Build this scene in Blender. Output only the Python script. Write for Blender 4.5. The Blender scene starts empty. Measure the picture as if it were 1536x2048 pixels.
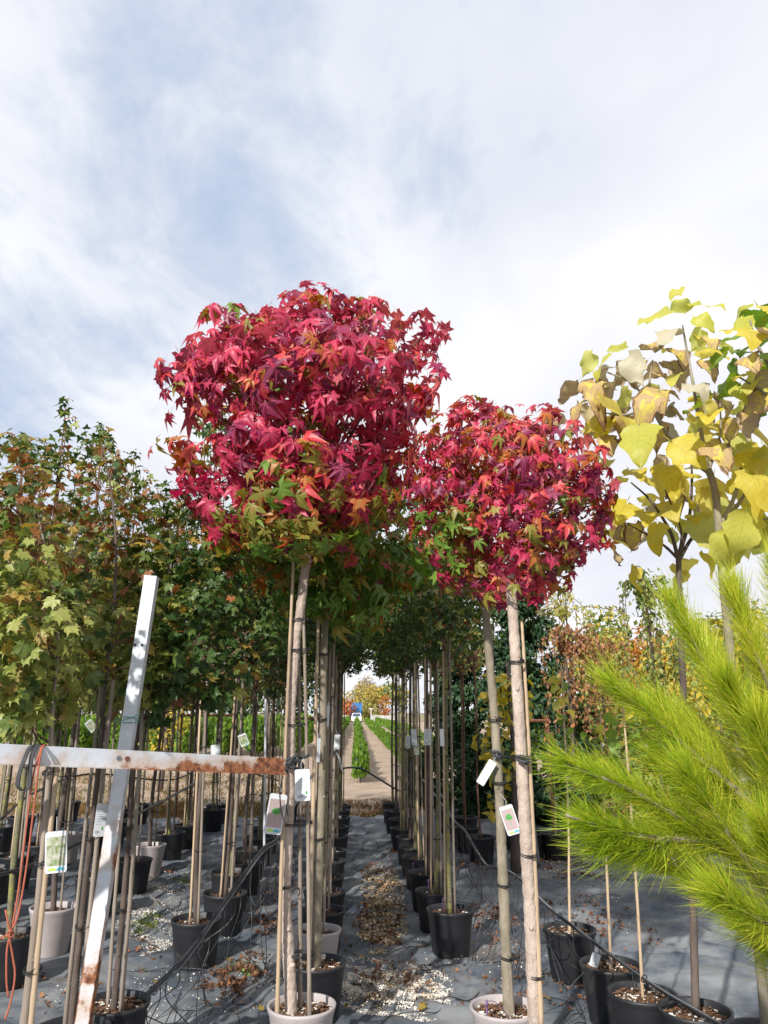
import bpy, math, random
import numpy as np
from mathutils import Vector, Matrix, noise

random.seed(7)
R = math.radians
S = bpy.context.scene
COL = S.collection

# ------------------------------------------------------------------ camera
F_PX, PITCH, YAW, EYE = 1538.0, R(14.6), R(2.02), 1.75
CAM = Vector((0, 0, EYE))
FWD = Vector((math.sin(YAW) * math.cos(PITCH), math.cos(YAW) * math.cos(PITCH), math.sin(PITCH)))
RGT = Vector((math.cos(YAW), -math.sin(YAW), 0))
UPV = RGT.cross(FWD)
cd = bpy.data.cameras.new('camera')
cam = bpy.data.objects.new('camera', cd)
COL.objects.link(cam)
cam.location = CAM
cam.rotation_euler = (math.pi / 2 + PITCH, 0, -YAW)
cd.sensor_fit = 'HORIZONTAL'
cd.sensor_width = 36
cd.lens = 36 * F_PX / 1536
cd.clip_start = 0.05
cd.clip_end = 3000
S.camera = cam

# ------------------------------------------------------------------ sun, sky, exposure
SUN_EL = 33.0
SUN_AZ = Vector((-0.47, -0.88, 0)).normalized()          # towards the sun: behind the camera, to the left
to_sun = (SUN_AZ * math.cos(R(SUN_EL)) + Vector((0, 0, math.sin(R(SUN_EL))))).normalized()
sd = bpy.data.lights.new('sun', 'SUN')
sd.energy = 3.9
sd.angle = R(0.9)
sd.color = (1.0, 0.95, 0.88)
sun = bpy.data.objects.new('sun', sd)
COL.objects.link(sun)
sun.rotation_euler = to_sun.to_track_quat('Z', 'Y').to_euler()

world = bpy.data.worlds.new('World')
S.world = world
world.use_nodes = True
wt = world.node_tree
wt.nodes.clear()


def nd(t, kind, **kw):
    n = t.nodes.new(kind)
    for k, v in kw.items():
        if k == 'inp':
            for a, b in v.items():
                n.inputs[a].default_value = b
        else:
            setattr(n, k, v)
    return n


def ramp(t, pts, interp='LINEAR'):
    n = t.nodes.new('ShaderNodeValToRGB')
    cr = n.color_ramp
    cr.interpolation = interp
    while len(cr.elements) < len(pts):
        cr.elements.new(0.5)
    for e, (p, c) in zip(cr.elements, pts):
        e.position = p
        e.color = c if len(c) == 4 else (*c, 1)
    return n


def mixc(t, a, b, fac, blend='MIX'):
    n = t.nodes.new('ShaderNodeMix')
    n.data_type = 'RGBA'
    n.blend_type = blend
    for sock, v in ((n.inputs[0], fac), (n.inputs[6], a), (n.inputs[7], b)):
        if hasattr(v, 'links'):
            t.links.new(v, sock)
        elif isinstance(v, (int, float)):
            sock.default_value = v
        else:
            sock.default_value = (*v, 1) if len(v) == 3 else v
    return n.outputs[2]


def mth(t, op, a, b=None, c=None, clamp=False):
    n = t.nodes.new('ShaderNodeMath')
    n.operation = op
    n.use_clamp = clamp
    for i, v in enumerate((a, b, c)):
        if v is None:
            continue
        if hasattr(v, 'links'):
            t.links.new(v, n.inputs[i])
        else:
            n.inputs[i].default_value = v
    return n.outputs[0]


def vmth(t, op, a, b):
    n = t.nodes.new('ShaderNodeVectorMath')
    n.operation = op
    for i, v in enumerate((a, b)):
        if hasattr(v, 'links'):
            t.links.new(v, n.inputs[i])
        else:
            n.inputs[i].default_value = v
    return n.outputs[0]


def build_sky():
    t = wt
    sky = nd(t, 'ShaderNodeTexSky', sky_type='NISHITA', sun_disc=False, sun_elevation=R(SUN_EL),
             sun_rotation=math.atan2(SUN_AZ.x, SUN_AZ.y), air_density=1.0, dust_density=1.2, ozone_density=1.5)
    co = nd(t, 'ShaderNodeTexCoord')
    sep = nd(t, 'ShaderNodeSeparateXYZ')
    t.links.new(co.outputs['Generated'], sep.inputs[0])
    z = mth(t, 'ADD', mth(t, 'MAXIMUM', sep.outputs[2], 0.0), 0.22)
    comb = nd(t, 'ShaderNodeCombineXYZ')
    t.links.new(mth(t, 'DIVIDE', sep.outputs[0], z), comb.inputs[0])
    t.links.new(mth(t, 'DIVIDE', sep.outputs[1], z), comb.inputs[1])

    def cloud(scale, detail, rough, off, dist=0.0, sx=1.0, sy=1.0):
        mp = nd(t, 'ShaderNodeMapping')
        mp.inputs['Location'].default_value = off
        mp.inputs['Scale'].default_value = (sx, sy, 1)
        t.links.new(comb.outputs[0], mp.inputs[0])
        n = nd(t, 'ShaderNodeTexNoise', inp={'Scale': scale, 'Detail': detail, 'Roughness': rough, 'Distortion': dist})
        t.links.new(mp.outputs[0], n.inputs['Vector'])
        return n.outputs['Fac']
    big = cloud(1.25, 3, 0.5, (3.3, 1.25, 0), 0.3, 1.0, 0.75)
    fine = cloud(4.6, 9, 0.62, (1.0, 7.0, 0), 0.5, 1.0, 0.6)
    puff = cloud(15.0, 6, 0.6, (4.0, 2.0, 0), 0.2, 1.0, 0.7)
    # thinner cloud on the left of the photograph, thicker to the right
    side = mth(t, 'MULTIPLY', sep.outputs[0], 0.26)
    v = mth(t, 'ADD', mth(t, 'MULTIPLY', big, 0.62), mth(t, 'MULTIPLY', fine, 0.36))
    v = mth(t, 'ADD', v, mth(t, 'MULTIPLY', puff, 0.12))
    v = mth(t, 'ADD', mth(t, 'ADD', v, side), 0.025)
    hor = mth(t, 'MULTIPLY', mth(t, 'SUBTRACT', 0.45, sep.outputs[2], clamp=True), 0.18)
    v = mth(t, 'ADD', v, hor)
    cov = ramp(t, [(0.34, (0.16, 0.16, 0.16)), (0.44, (0.50, 0.50, 0.50)), (0.53, (0.90, 0.90, 0.90)), (0.64, (1, 1, 1))])
    t.links.new(v, cov.inputs[0])
    # cloud brightness: thick parts a little greyer
    shade = cloud(1.7, 4, 0.5, (8.1, 3.3, 0), 0.2, 1.0, 0.8)
    cr = ramp(t, [(0.32, (4.5, 4.65, 5.15)), (0.50, (5.15, 5.2, 5.5)), (0.66, (5.9, 5.85, 5.9))])
    t.links.new(shade, cr.inputs[0])
    blue = mixc(t, sky.outputs[0], (1.85, 2.75, 4.2), 0.85)
    col = mixc(t, blue, cr.outputs[0], cov.outputs[0])
    bg = nd(t, 'ShaderNodeBackground')
    bg.inputs['Strength'].default_value = 0.115
    t.links.new(col, bg.inputs[0])
    out = nd(t, 'ShaderNodeOutputWorld')
    t.links.new(bg.outputs[0], out.inputs[0])


build_sky()
S.view_settings.view_transform = 'Standard'
S.view_settings.look = 'None'
S.view_settings.gamma = 1
S.view_settings.use_curve_mapping = False
S.view_settings.exposure = 0.66
S.cycles.max_bounces = 7
S.cycles.diffuse_bounces = 3
S.cycles.transmission_bounces = 4
S.cycles.transparent_max_bounces = 8


# ------------------------------------------------------------------ picture to place
def ray(px, py):
    return FWD * F_PX + RGT * (px - 768) + UPV * (1024 - py)


def P(px, py, d):
    v = ray(px, py)
    return CAM + v * (d / v.y)


def G(px, py, z=0.0):
    v = ray(px, py)
    return CAM + v * ((z - EYE) / v.z)


def mpp(p):
    """metres that one photograph pixel covers at point p"""
    return max(0.05, (Vector(p) - CAM).dot(FWD)) / F_PX


# ------------------------------------------------------------------ materials
MATS = {}


def new_mat(name):
    m = bpy.data.materials.new(name)
    m.use_nodes = True
    t = m.node_tree
    t.nodes.clear()
    out = nd(t, 'ShaderNodeOutputMaterial')
    MATS[name] = m
    return m, t, out


def simple(name, c1, c2=None, rough=0.7, spec=0.3, scale=8.0, detail=4, bump=0.0, bscale=None, metal=0.0,
           stretch=(1, 1, 1), c3=None, c3_at=0.62, c3_w=0.06, rnd=0.0, coords='Object', bdist=0.01):
    m, t, out = new_mat(name)
    bs = nd(t, 'ShaderNodeBsdfPrincipled')
    bs.inputs['Roughness'].default_value = rough
    bs.inputs['Specular IOR Level'].default_value = spec
    bs.inputs['Metallic'].default_value = metal
    co = nd(t, 'ShaderNodeTexCoord')
    mp = nd(t, 'ShaderNodeMapping')
    mp.inputs['Scale'].default_value = stretch
    t.links.new(co.outputs[coords], mp.inputs[0])
    vec = mp.outputs[0]
    oi = nd(t, 'ShaderNodeObjectInfo')
    vec = vmth(t, 'ADD', vec, mixc(t, (0, 0, 0), (37, 23, 11), oi.outputs['Random']))
    c2 = c2 or tuple(x * 0.7 for x in c1)
    n = nd(t, 'ShaderNodeTexNoise', inp={'Scale': scale, 'Detail': detail, 'Roughness': 0.6})
    t.links.new(vec, n.inputs['Vector'])
    r = ramp(t, [(0.35, c1), (0.65, c2)])
    t.links.new(n.outputs['Fac'], r.inputs[0])
    col = r.outputs[0]
    if c3:
        n3 = nd(t, 'ShaderNodeTexNoise', inp={'Scale': scale * 0.55, 'Detail': 8, 'Roughness': 0.7})
        t.links.new(vmth(t, 'ADD', vec, (5.3, 1.7, 9.1)), n3.inputs['Vector'])
        r3 = ramp(t, [(c3_at, (0, 0, 0)), (c3_at + c3_w, (1, 1, 1))])
        t.links.new(n3.outputs['Fac'], r3.inputs[0])
        col = mixc(t, col, c3, r3.outputs[0])
    if rnd:
        k = mth(t, 'MULTIPLY_ADD', oi.outputs['Random'], 2 * rnd, 1 - rnd)
        hs = nd(t, 'ShaderNodeHueSaturation')
        t.links.new(k, hs.inputs['Value'])
        t.links.new(col, hs.inputs['Color'])
        col = hs.outputs[0]
    t.links.new(col, bs.inputs['Base Color'])
    if bump:
        nb = nd(t, 'ShaderNodeTexNoise', inp={'Scale': bscale or scale * 3, 'Detail': 5, 'Roughness': 0.65})
        t.links.new(vec, nb.inputs['Vector'])
        b = nd(t, 'ShaderNodeBump', inp={'Strength': bump, 'Distance': bdist})
        t.links.new(nb.outputs['Fac'], b.inputs['Height'])
        t.links.new(b.outputs[0], bs.inputs['Normal'])
    t.links.new(bs.outputs[0], out.inputs[0])
    return m


def leaf_mat(name, c1, c2, spot=None, spot_at=0.58, vein=None, edge=None, edge_r=0.55, trans=0.34, rough=0.42, spec=0.45, vlobes=3.0, under=None):
    """leaf colour varies from leaf to leaf, with blotches, paler veins and a browned edge; uv = leaf plane"""
    m, t, out = new_mat(name)
    oi = nd(t, 'ShaderNodeObjectInfo')
    ge = nd(t, 'ShaderNodeNewGeometry')
    rnd = mth(t, 'FRACT', mth(t, 'ADD', oi.outputs['Random'], ge.outputs['Random Per Island']))
    uv = nd(t, 'ShaderNodeUVMap')
    r = ramp(t, [(0.0, c1), (1.0, c2)])
    t.links.new(rnd, r.inputs[0])
    col = r.outputs[0]
    off = nd(t, 'ShaderNodeCombineXYZ')
    t.links.new(mth(t, 'MULTIPLY', rnd, 91.0), off.inputs[0])
    t.links.new(mth(t, 'MULTIPLY', rnd, 57.0), off.inputs[1])
    vec = vmth(t, 'ADD', uv.outputs[0], off.outputs[0])
    n = nd(t, 'ShaderNodeTexNoise', inp={'Scale': 3.4, 'Detail': 5, 'Roughness': 0.65})
    t.links.new(vec, n.inputs['Vector'])
    ln = nd(t, 'ShaderNodeVectorMath', operation='LENGTH')
    t.links.new(uv.outputs[0], ln.inputs[0])
    rad = ln.outputs['Value']
    if spot:
        rs = ramp(t, [(spot_at, (0, 0, 0)), (spot_at + 0.10, (1, 1, 1))])
        t.links.new(n.outputs['Fac'], rs.inputs[0])
        col = mixc(t, col, spot, rs.outputs[0])
    if edge:
        if vlobes == 0:
            se = nd(t, 'ShaderNodeSeparateXYZ')
            t.links.new(uv.outputs[0], se.inputs[0])
            rad = mth(t, 'MAXIMUM', mth(t, 'MULTIPLY', mth(t, 'ABSOLUTE', se.outputs[0]), 2.0), se.outputs[1])
        v = mth(t, 'ADD', rad, mth(t, 'MULTIPLY', mth(t, 'SUBTRACT', n.outputs['Fac'], 0.5), 1.5))
        re = ramp(t, [(edge_r, (0, 0, 0)), (edge_r + 0.08, (1, 1, 1))])
        t.links.new(v, re.inputs[0])
        col = mixc(t, col, edge, re.outputs[0])
        n9 = nd(t, 'ShaderNodeTexNoise', inp={'Scale': 11.0, 'Detail': 4, 'Roughness': 0.6})
        t.links.new(vec, n9.inputs['Vector'])
        r9 = ramp(t, [(0.63, (0, 0, 0)), (0.70, (0.8, 0.8, 0.8))])
        t.links.new(n9.outputs['Fac'], r9.inputs[0])
        col = mixc(t, col, edge, r9.outputs[0])
    if vein:
        sp = nd(t, 'ShaderNodeSeparateXYZ')
        t.links.new(uv.outputs[0], sp.inputs[0])
        if vlobes > 0:
            th = mth(t, 'ARCTAN2', sp.outputs[0], sp.outputs[1])
            w = mth(t, 'MULTIPLY', mth(t, 'ABSOLUTE', mth(t, 'SINE', mth(t, 'MULTIPLY', th, vlobes))), rad)
            rv = ramp(t, [(0.02, (0.6, 0.6, 0.6)), (0.055, (0, 0, 0))])
        else:
            a = mth(t, 'ABSOLUTE', sp.outputs[0])
            s = mth(t, 'ABSOLUTE', mth(t, 'SINE', mth(t, 'MULTIPLY', mth(t, 'SUBTRACT', sp.outputs[1], mth(t, 'MULTIPLY', a, 0.7)), 20.0)))
            w = mth(t, 'MINIMUM', a, mth(t, 'MULTIPLY', s, 0.08))
            rv = ramp(t, [(0.004, (0.6, 0.6, 0.6)), (0.016, (0, 0, 0))])
        t.links.new(w, rv.inputs[0])
        col = mixc(t, col, vein, rv.outputs[0])
    if under:
        col = mixc(t, col, under, mth(t, 'MULTIPLY', ge.outputs['Backfacing'], 0.55))
    bs = nd(t, 'ShaderNodeBsdfPrincipled')
    bs.inputs['Roughness'].default_value = rough
    bs.inputs['Specular IOR Level'].default_value = spec
    t.links.new(col, bs.inputs['Base Color'])
    tr = nd(t, 'ShaderNodeBsdfTranslucent')
    hs = nd(t, 'ShaderNodeHueSaturation', inp={'Saturation': 1.12, 'Value': 1.25})
    t.links.new(col, hs.inputs['Color'])
    t.links.new(hs.outputs[0], tr.inputs[0])
    bp = nd(t, 'ShaderNodeBump', inp={'Strength': 0.25, 'Distance': 0.01})
    t.links.new(n.outputs['Fac'], bp.inputs['Height'])
    t.links.new(bp.outputs[0], bs.inputs['Normal'])
    mx = nd(t, 'ShaderNodeMixShader', inp={0: trans})
    t.links.new(bs.outputs[0], mx.inputs[1])
    t.links.new(tr.outputs[0], mx.inputs[2])
    t.links.new(mx.outputs[0], out.inputs[0])
    return m


# sweetgum palette
SG = [leaf_mat('leaf_crimson', (0.56, 0.034, 0.10), (0.40, 0.02, 0.08), spot=(0.45, 0.05, 0.04), spot_at=0.62, vein=(0.50, 0.13, 0.13), under=(0.50, 0.17, 0.17)),
      leaf_mat('leaf_wine', (0.28, 0.018, 0.085), (0.16, 0.014, 0.06), spot=(0.33, 0.03, 0.03), vein=(0.40, 0.10, 0.14), under=(0.40, 0.13, 0.16)),
      leaf_mat('leaf_scarlet', (0.56, 0.04, 0.055), (0.52, 0.035, 0.085), spot=(0.52, 0.16, 0.03), spot_at=0.55, vein=(0.62, 0.2, 0.12), under=(0.58, 0.22, 0.18)),
      leaf_mat('leaf_orange', (0.50, 0.15, 0.035), (0.42, 0.09, 0.03), spot=(0.30, 0.20, 0.03), spot_at=0.52, vein=(0.55, 0.30, 0.08)),
      leaf_mat('leaf_olive', (0.26, 0.22, 0.035), (0.17, 0.19, 0.03), spot=(0.40, 0.09, 0.03), spot_at=0.54, vein=(0.36, 0.33, 0.09)),
      leaf_mat('leaf_green', (0.095, 0.215, 0.03), (0.17, 0.27, 0.035), spot=(0.19, 0.25, 0.03), vein=(0.2, 0.32, 0.08), edge=(0.34, 0.10, 0.03), edge_r=0.72)]
# field and norway maple palette
MP = [leaf_mat('maple_green', (0.13, 0.18, 0.035), (0.075, 0.13, 0.025), spot=(0.15, 0.16, 0.03), vein=(0.17, 0.2, 0.06), vlobes=3.4, trans=0.3),
      leaf_mat('maple_pale_green', (0.33, 0.34, 0.085), (0.22, 0.27, 0.05), spot=(0.34, 0.29, 0.08), vein=(0.38, 0.38, 0.15), vlobes=3.4, trans=0.3),
      leaf_mat('maple_ochre', (0.36, 0.24, 0.05), (0.25, 0.19, 0.04), spot=(0.30, 0.10, 0.03), vein=(0.42, 0.32, 0.1), vlobes=3.4, trans=0.3),
      leaf_mat('maple_russet', (0.30, 0.10, 0.04), (0.21, 0.11, 0.035), spot=(0.22, 0.14, 0.03), vein=(0.3, 0.15, 0.06), vlobes=3.4, trans=0.3),
      leaf_mat('maple_deep_green', (0.032, 0.075, 0.018), (0.05, 0.10, 0.022), spot=(0.08, 0.11, 0.02), vein=(0.09, 0.14, 0.04), vlobes=3.4, trans=0.25)]
# catalpa palette
CT = [leaf_mat('catalpa_yellow', (0.70, 0.58, 0.07), (0.62, 0.53, 0.10), spot=(0.62, 0.60, 0.18), vein=(0.42, 0.36, 0.06), edge=(0.30, 0.15, 0.035), edge_r=1.12, vlobes=0, trans=0.5, rough=0.5, under=(0.68, 0.6, 0.2)),
      leaf_mat('catalpa_lime', (0.50, 0.52, 0.08), (0.58, 0.55, 0.12), spot=(0.62, 0.56, 0.1), vein=(0.36, 0.38, 0.06), edge=(0.30, 0.18, 0.04), edge_r=1.25, vlobes=0, trans=0.5, rough=0.5, under=(0.55, 0.56, 0.22)),
      leaf_mat('catalpa_withered', (0.46, 0.33, 0.15), (0.40, 0.27, 0.13), spot=(0.58, 0.48, 0.08), spot_at=0.47, vein=(0.42, 0.32, 0.16), edge=(0.16, 0.08, 0.035), edge_r=0.80, vlobes=0, trans=0.22, rough=0.6, under=(0.44, 0.36, 0.28)),
      leaf_mat('catalpa_silver', (0.46, 0.44, 0.34), (0.42, 0.38, 0.26), spot=(0.40, 0.31, 0.2), spot_at=0.6, vein=(0.46, 0.42, 0.3), edge=(0.34, 0.24, 0.12), edge_r=1.1, vlobes=0, trans=0.25, rough=0.55),
      leaf_mat('catalpa_green', (0.11, 0.22, 0.03), (0.2, 0.3, 0.035), spot=(0.3, 0.33, 0.04), vein=(0.28, 0.36, 0.1), vlobes=0, trans=0.36, rough=0.45)]
LM_DARK = leaf_mat('conifer_dark_green', (0.02, 0.055, 0.022), (0.035, 0.085, 0.03), trans=0.15, rough=0.6)  # dark green of conifers, far trees and scattered arborvitae sprays
LM_THUJA = leaf_mat('arborvitae_green', (0.10, 0.215, 0.02), (0.16, 0.26, 0.025), trans=0.3, rough=0.55)
LM_YEL = leaf_mat('small_yellow', (0.58, 0.42, 0.04), (0.46, 0.4, 0.07), trans=0.35, rough=0.5)
LM_YEL2 = leaf_mat('muted_gold', (0.46, 0.33, 0.09), (0.38, 0.31, 0.10), trans=0.3, rough=0.6)
LM_ORG = leaf_mat('small_orange', (0.50, 0.19, 0.035), (0.42, 0.24, 0.06), trans=0.35, rough=0.5)
LM_RED = leaf_mat('small_red', (0.40, 0.07, 0.035), (0.32, 0.10, 0.04), trans=0.3, rough=0.5)
LM_BRN = leaf_mat('small_brown', (0.26, 0.11, 0.05), (0.36, 0.17, 0.08), trans=0.2, rough=0.6)
LM_GRN = leaf_mat('small_green', (0.09, 0.15, 0.03), (0.16, 0.21, 0.045), trans=0.3, rough=0.55)
LM_PALE = leaf_mat('small_pale_green', (0.27, 0.32, 0.08), (0.36, 0.36, 0.1), trans=0.35, rough=0.55)
LM_TAN = leaf_mat('small_tan', (0.36, 0.29, 0.2), (0.28, 0.22, 0.15), trans=0.2, rough=0.6)
LM_NEEDLE = leaf_mat('pine_needle_lime', (0.54, 0.60, 0.05), (0.20, 0.36, 0.02), trans=0.38, rough=0.38)
LM_NEEDLE2 = leaf_mat('pine_needle_gold', (0.72, 0.65, 0.08), (0.42, 0.48, 0.035), trans=0.38, rough=0.38)
LM_DRY = leaf_mat('dry_leaf', (0.30, 0.125, 0.05), (0.17, 0.075, 0.038), spot=(0.36, 0.22, 0.09), trans=0.12, rough=0.7)
LM_DRY2 = leaf_mat('dry_leaf_dark', (0.14, 0.065, 0.035), (0.09, 0.05, 0.03), spot=(0.24, 0.11, 0.05), trans=0.1, rough=0.75)
LM_STRAW2 = leaf_mat('straw_litter', (0.50, 0.36, 0.18), (0.40, 0.25, 0.11), trans=0.1, rough=0.8)
LM_PERL2 = leaf_mat('pale_litter', (0.62, 0.54, 0.40), (0.52, 0.43, 0.30), trans=0.1, rough=0.8)
LM_STRAW = leaf_mat('dry_grass_blade', (0.36, 0.21, 0.085), (0.26, 0.13, 0.05), trans=0.25, rough=0.7)
LM_GRASS = leaf_mat('green_grass_blade', (0.12, 0.18, 0.03), (0.22, 0.22, 0.05), trans=0.3, rough=0.6)

M_BARK = simple('pale_bark', (0.54, 0.44, 0.375), (0.37, 0.295, 0.245), rough=0.85, scale=14, bump=0.9, bscale=60, stretch=(1, 1, 0.45), c3=(0.62, 0.53, 0.46), c3_at=0.58, bdist=0.016)
M_BARK2 = simple('grey_bark', (0.30, 0.26, 0.20), (0.19, 0.165, 0.12), rough=0.9, scale=18, bump=0.7, bscale=70, stretch=(1, 1, 0.4), c3=(0.22, 0.215, 0.11), c3_at=0.56, c3_w=0.12)
M_BARK3 = simple('dark_bark', (0.13, 0.10, 0.085), (0.075, 0.058, 0.05), rough=0.9, scale=18, bump=0.7, bscale=60, stretch=(1, 1, 0.4))
M_MOSS = simple('mossy_shaded_bark', (0.19, 0.175, 0.11), (0.125, 0.115, 0.08), rough=0.95, scale=20, bump=0.7, bscale=80, c3=(0.24, 0.24, 0.07), c3_at=0.50, c3_w=0.12)  # moss blotches on a base darkened to stand for shade on the row stems
M_TWIG = simple('twig_brown', (0.16, 0.085, 0.055), (0.10, 0.055, 0.04), rough=0.8, scale=20)
M_CANE = simple('bamboo_cane', (0.47, 0.36, 0.24), (0.36, 0.26, 0.17), rough=0.55, spec=0.4, scale=9, stretch=(1, 1, 0.12), c3=(0.26, 0.19, 0.14), c3_at=0.6, rnd=0.12)
M_CANE2 = simple('weathered_shaded_cane', (0.29, 0.245, 0.20), (0.19, 0.155, 0.125), rough=0.7, scale=9, stretch=(1, 1, 0.12), c3=(0.15, 0.125, 0.105), c3_at=0.6, rnd=0.15)  # weathered tone, darkened further to stand for shade among the stems
M_POTB = simple('black_pot', (0.011, 0.012, 0.015), (0.018, 0.019, 0.022), rough=0.52, spec=0.45, scale=6, bump=0.15, bscale=60, c3=(0.085, 0.078, 0.07), c3_at=0.58, c3_w=0.22)
M_POTG = simple('grey_pot', (0.40, 0.36, 0.36), (0.34, 0.305, 0.305), rough=0.55, spec=0.35, scale=6, bump=0.1, bscale=90, c3=(0.25, 0.215, 0.2), c3_at=0.66, c3_w=0.2)
M_POTT = simple('terracotta_pale_pot', (0.45, 0.33, 0.27), (0.38, 0.28, 0.23), rough=0.6, scale=6)
M_SOIL = simple('bark_mulch', (0.10, 0.058, 0.036), (0.035, 0.023, 0.017), rough=0.95, scale=42, bump=1.0, bscale=80, c3=(0.30, 0.18, 0.09), c3_at=0.60)
M_CHIP = simple('mulch_chip', (0.20, 0.105, 0.055), (0.09, 0.05, 0.03), rough=0.9, scale=60)
M_TIE = simple('black_tie', (0.02, 0.02, 0.021), (0.03, 0.03, 0.03), rough=0.5)
M_TUBE = simple('black_tube', (0.022, 0.023, 0.026), (0.035, 0.036, 0.04), rough=0.38, spec=0.5, scale=5)
M_TUBEG = simple('grey_tube', (0.17, 0.18, 0.20), (0.12, 0.13, 0.15), rough=0.4, scale=5)
M_WIRE = simple('steel_wire', (0.10, 0.13, 0.12), (0.06, 0.08, 0.075), rough=0.5)
M_RUBBER = simple('rubber_strap', (0.035, 0.037, 0.042), (0.055, 0.057, 0.062), rough=0.75, scale=30)
M_ROPE = simple('orange_cord', (0.42, 0.12, 0.07), (0.34, 0.095, 0.06), rough=0.6, scale=40, bump=0.3, bscale=300)
M_TWINE = simple('green_twine', (0.06, 0.33, 0.24), (0.05, 0.26, 0.19), rough=0.6)
M_PURPLE = simple('purple_plastic', (0.16, 0.085, 0.19), (0.12, 0.07, 0.14), rough=0.5)
M_RUST = simple('rusty_iron', (0.22, 0.085, 0.05), (0.13, 0.055, 0.04), rough=0.85, scale=12, bump=0.3)
M_PERL = simple('perlite', (0.72, 0.69, 0.63), (0.55, 0.51, 0.45), rough=0.95, scale=30)
M_TAG = simple('white_card', (0.60, 0.63, 0.66), (0.56, 0.58, 0.61), rough=0.4, spec=0.5, scale=3)
M_MAUVE = simple('print_mauve', (0.40, 0.31, 0.31), (0.36, 0.28, 0.28), rough=0.4, spec=0.5)
M_PGRN = simple('print_green', (0.05, 0.26, 0.06), (0.09, 0.34, 0.08), rough=0.4, scale=200)
M_PLIME = simple('print_lime', (0.42, 0.58, 0.12), (0.40, 0.55, 0.11), rough=0.4)
M_PBLUE = simple('print_blue', (0.10, 0.42, 0.52), (0.1, 0.4, 0.5), rough=0.4)
M_PGREY = simple('print_grey', (0.34, 0.36, 0.38), (0.32, 0.34, 0.36), rough=0.4)
M_PHOTO = simple('print_photo', (0.13, 0.20, 0.06), (0.46, 0.45, 0.38), rough=0.35, spec=0.5, scale=55, c3=(0.30, 0.12, 0.27), c3_at=0.6)


def paint_mat():
    m, t, out = new_mat('chipped_white_paint')
    co = nd(t, 'ShaderNodeTexCoord')
    n = nd(t, 'ShaderNodeTexNoise', inp={'Scale': 7, 'Detail': 9, 'Roughness': 0.72})
    t.links.new(co.outputs['Object'], n.inputs['Vector'])
    n2 = nd(t, 'ShaderNodeTexNoise', inp={'Scale': 1.7, 'Detail': 3})
    t.links.new(co.outputs['Object'], n2.inputs['Vector'])
    at = nd(t, 'ShaderNodeAttribute', attribute_name='wear')
    v = mth(t, 'ADD', mth(t, 'ADD', mth(t, 'MULTIPLY', n.outputs['Fac'], 0.8), mth(t, 'MULTIPLY', n2.outputs['Fac'], 0.35)),
            mth(t, 'MULTIPLY', at.outputs['Fac'], 0.34))
    stain = ramp(t, [(0.62, (0, 0, 0)), (0.80, (0.8, 0.8, 0.8))])
    t.links.new(v, stain.inputs[0])
    rust = ramp(t, [(0.79, (0, 0, 0)), (0.85, (1, 1, 1))])
    t.links.new(v, rust.inputs[0])
    n3 = nd(t, 'ShaderNodeTexNoise', inp={'Scale': 40, 'Detail': 5})
    t.links.new(co.outputs['Object'], n3.inputs['Vector'])
    rc = ramp(t, [(0.35, (0.10, 0.035, 0.02)), (0.65, (0.36, 0.15, 0.07))])
    t.links.new(n3.outputs['Fac'], rc.inputs[0])
    col = mixc(t, (0.56, 0.60, 0.655), (0.44, 0.32, 0.24), stain.outputs[0])
    col = mixc(t, col, rc.outputs[0], rust.outputs[0])
    bs = nd(t, 'ShaderNodeBsdfPrincipled', inp={'Roughness': 0.45, 'Specular IOR Level': 0.4})
    t.links.new(col, bs.inputs['Base Color'])
    b = nd(t, 'ShaderNodeBump', inp={'Strength': 0.4, 'Distance': 0.004})
    t.links.new(v, b.inputs['Height'])
    t.links.new(b.outputs[0], bs.inputs['Normal'])
    t.links.new(bs.outputs[0], out.inputs[0])
    return m


M_PAINT = paint_mat()


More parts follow.
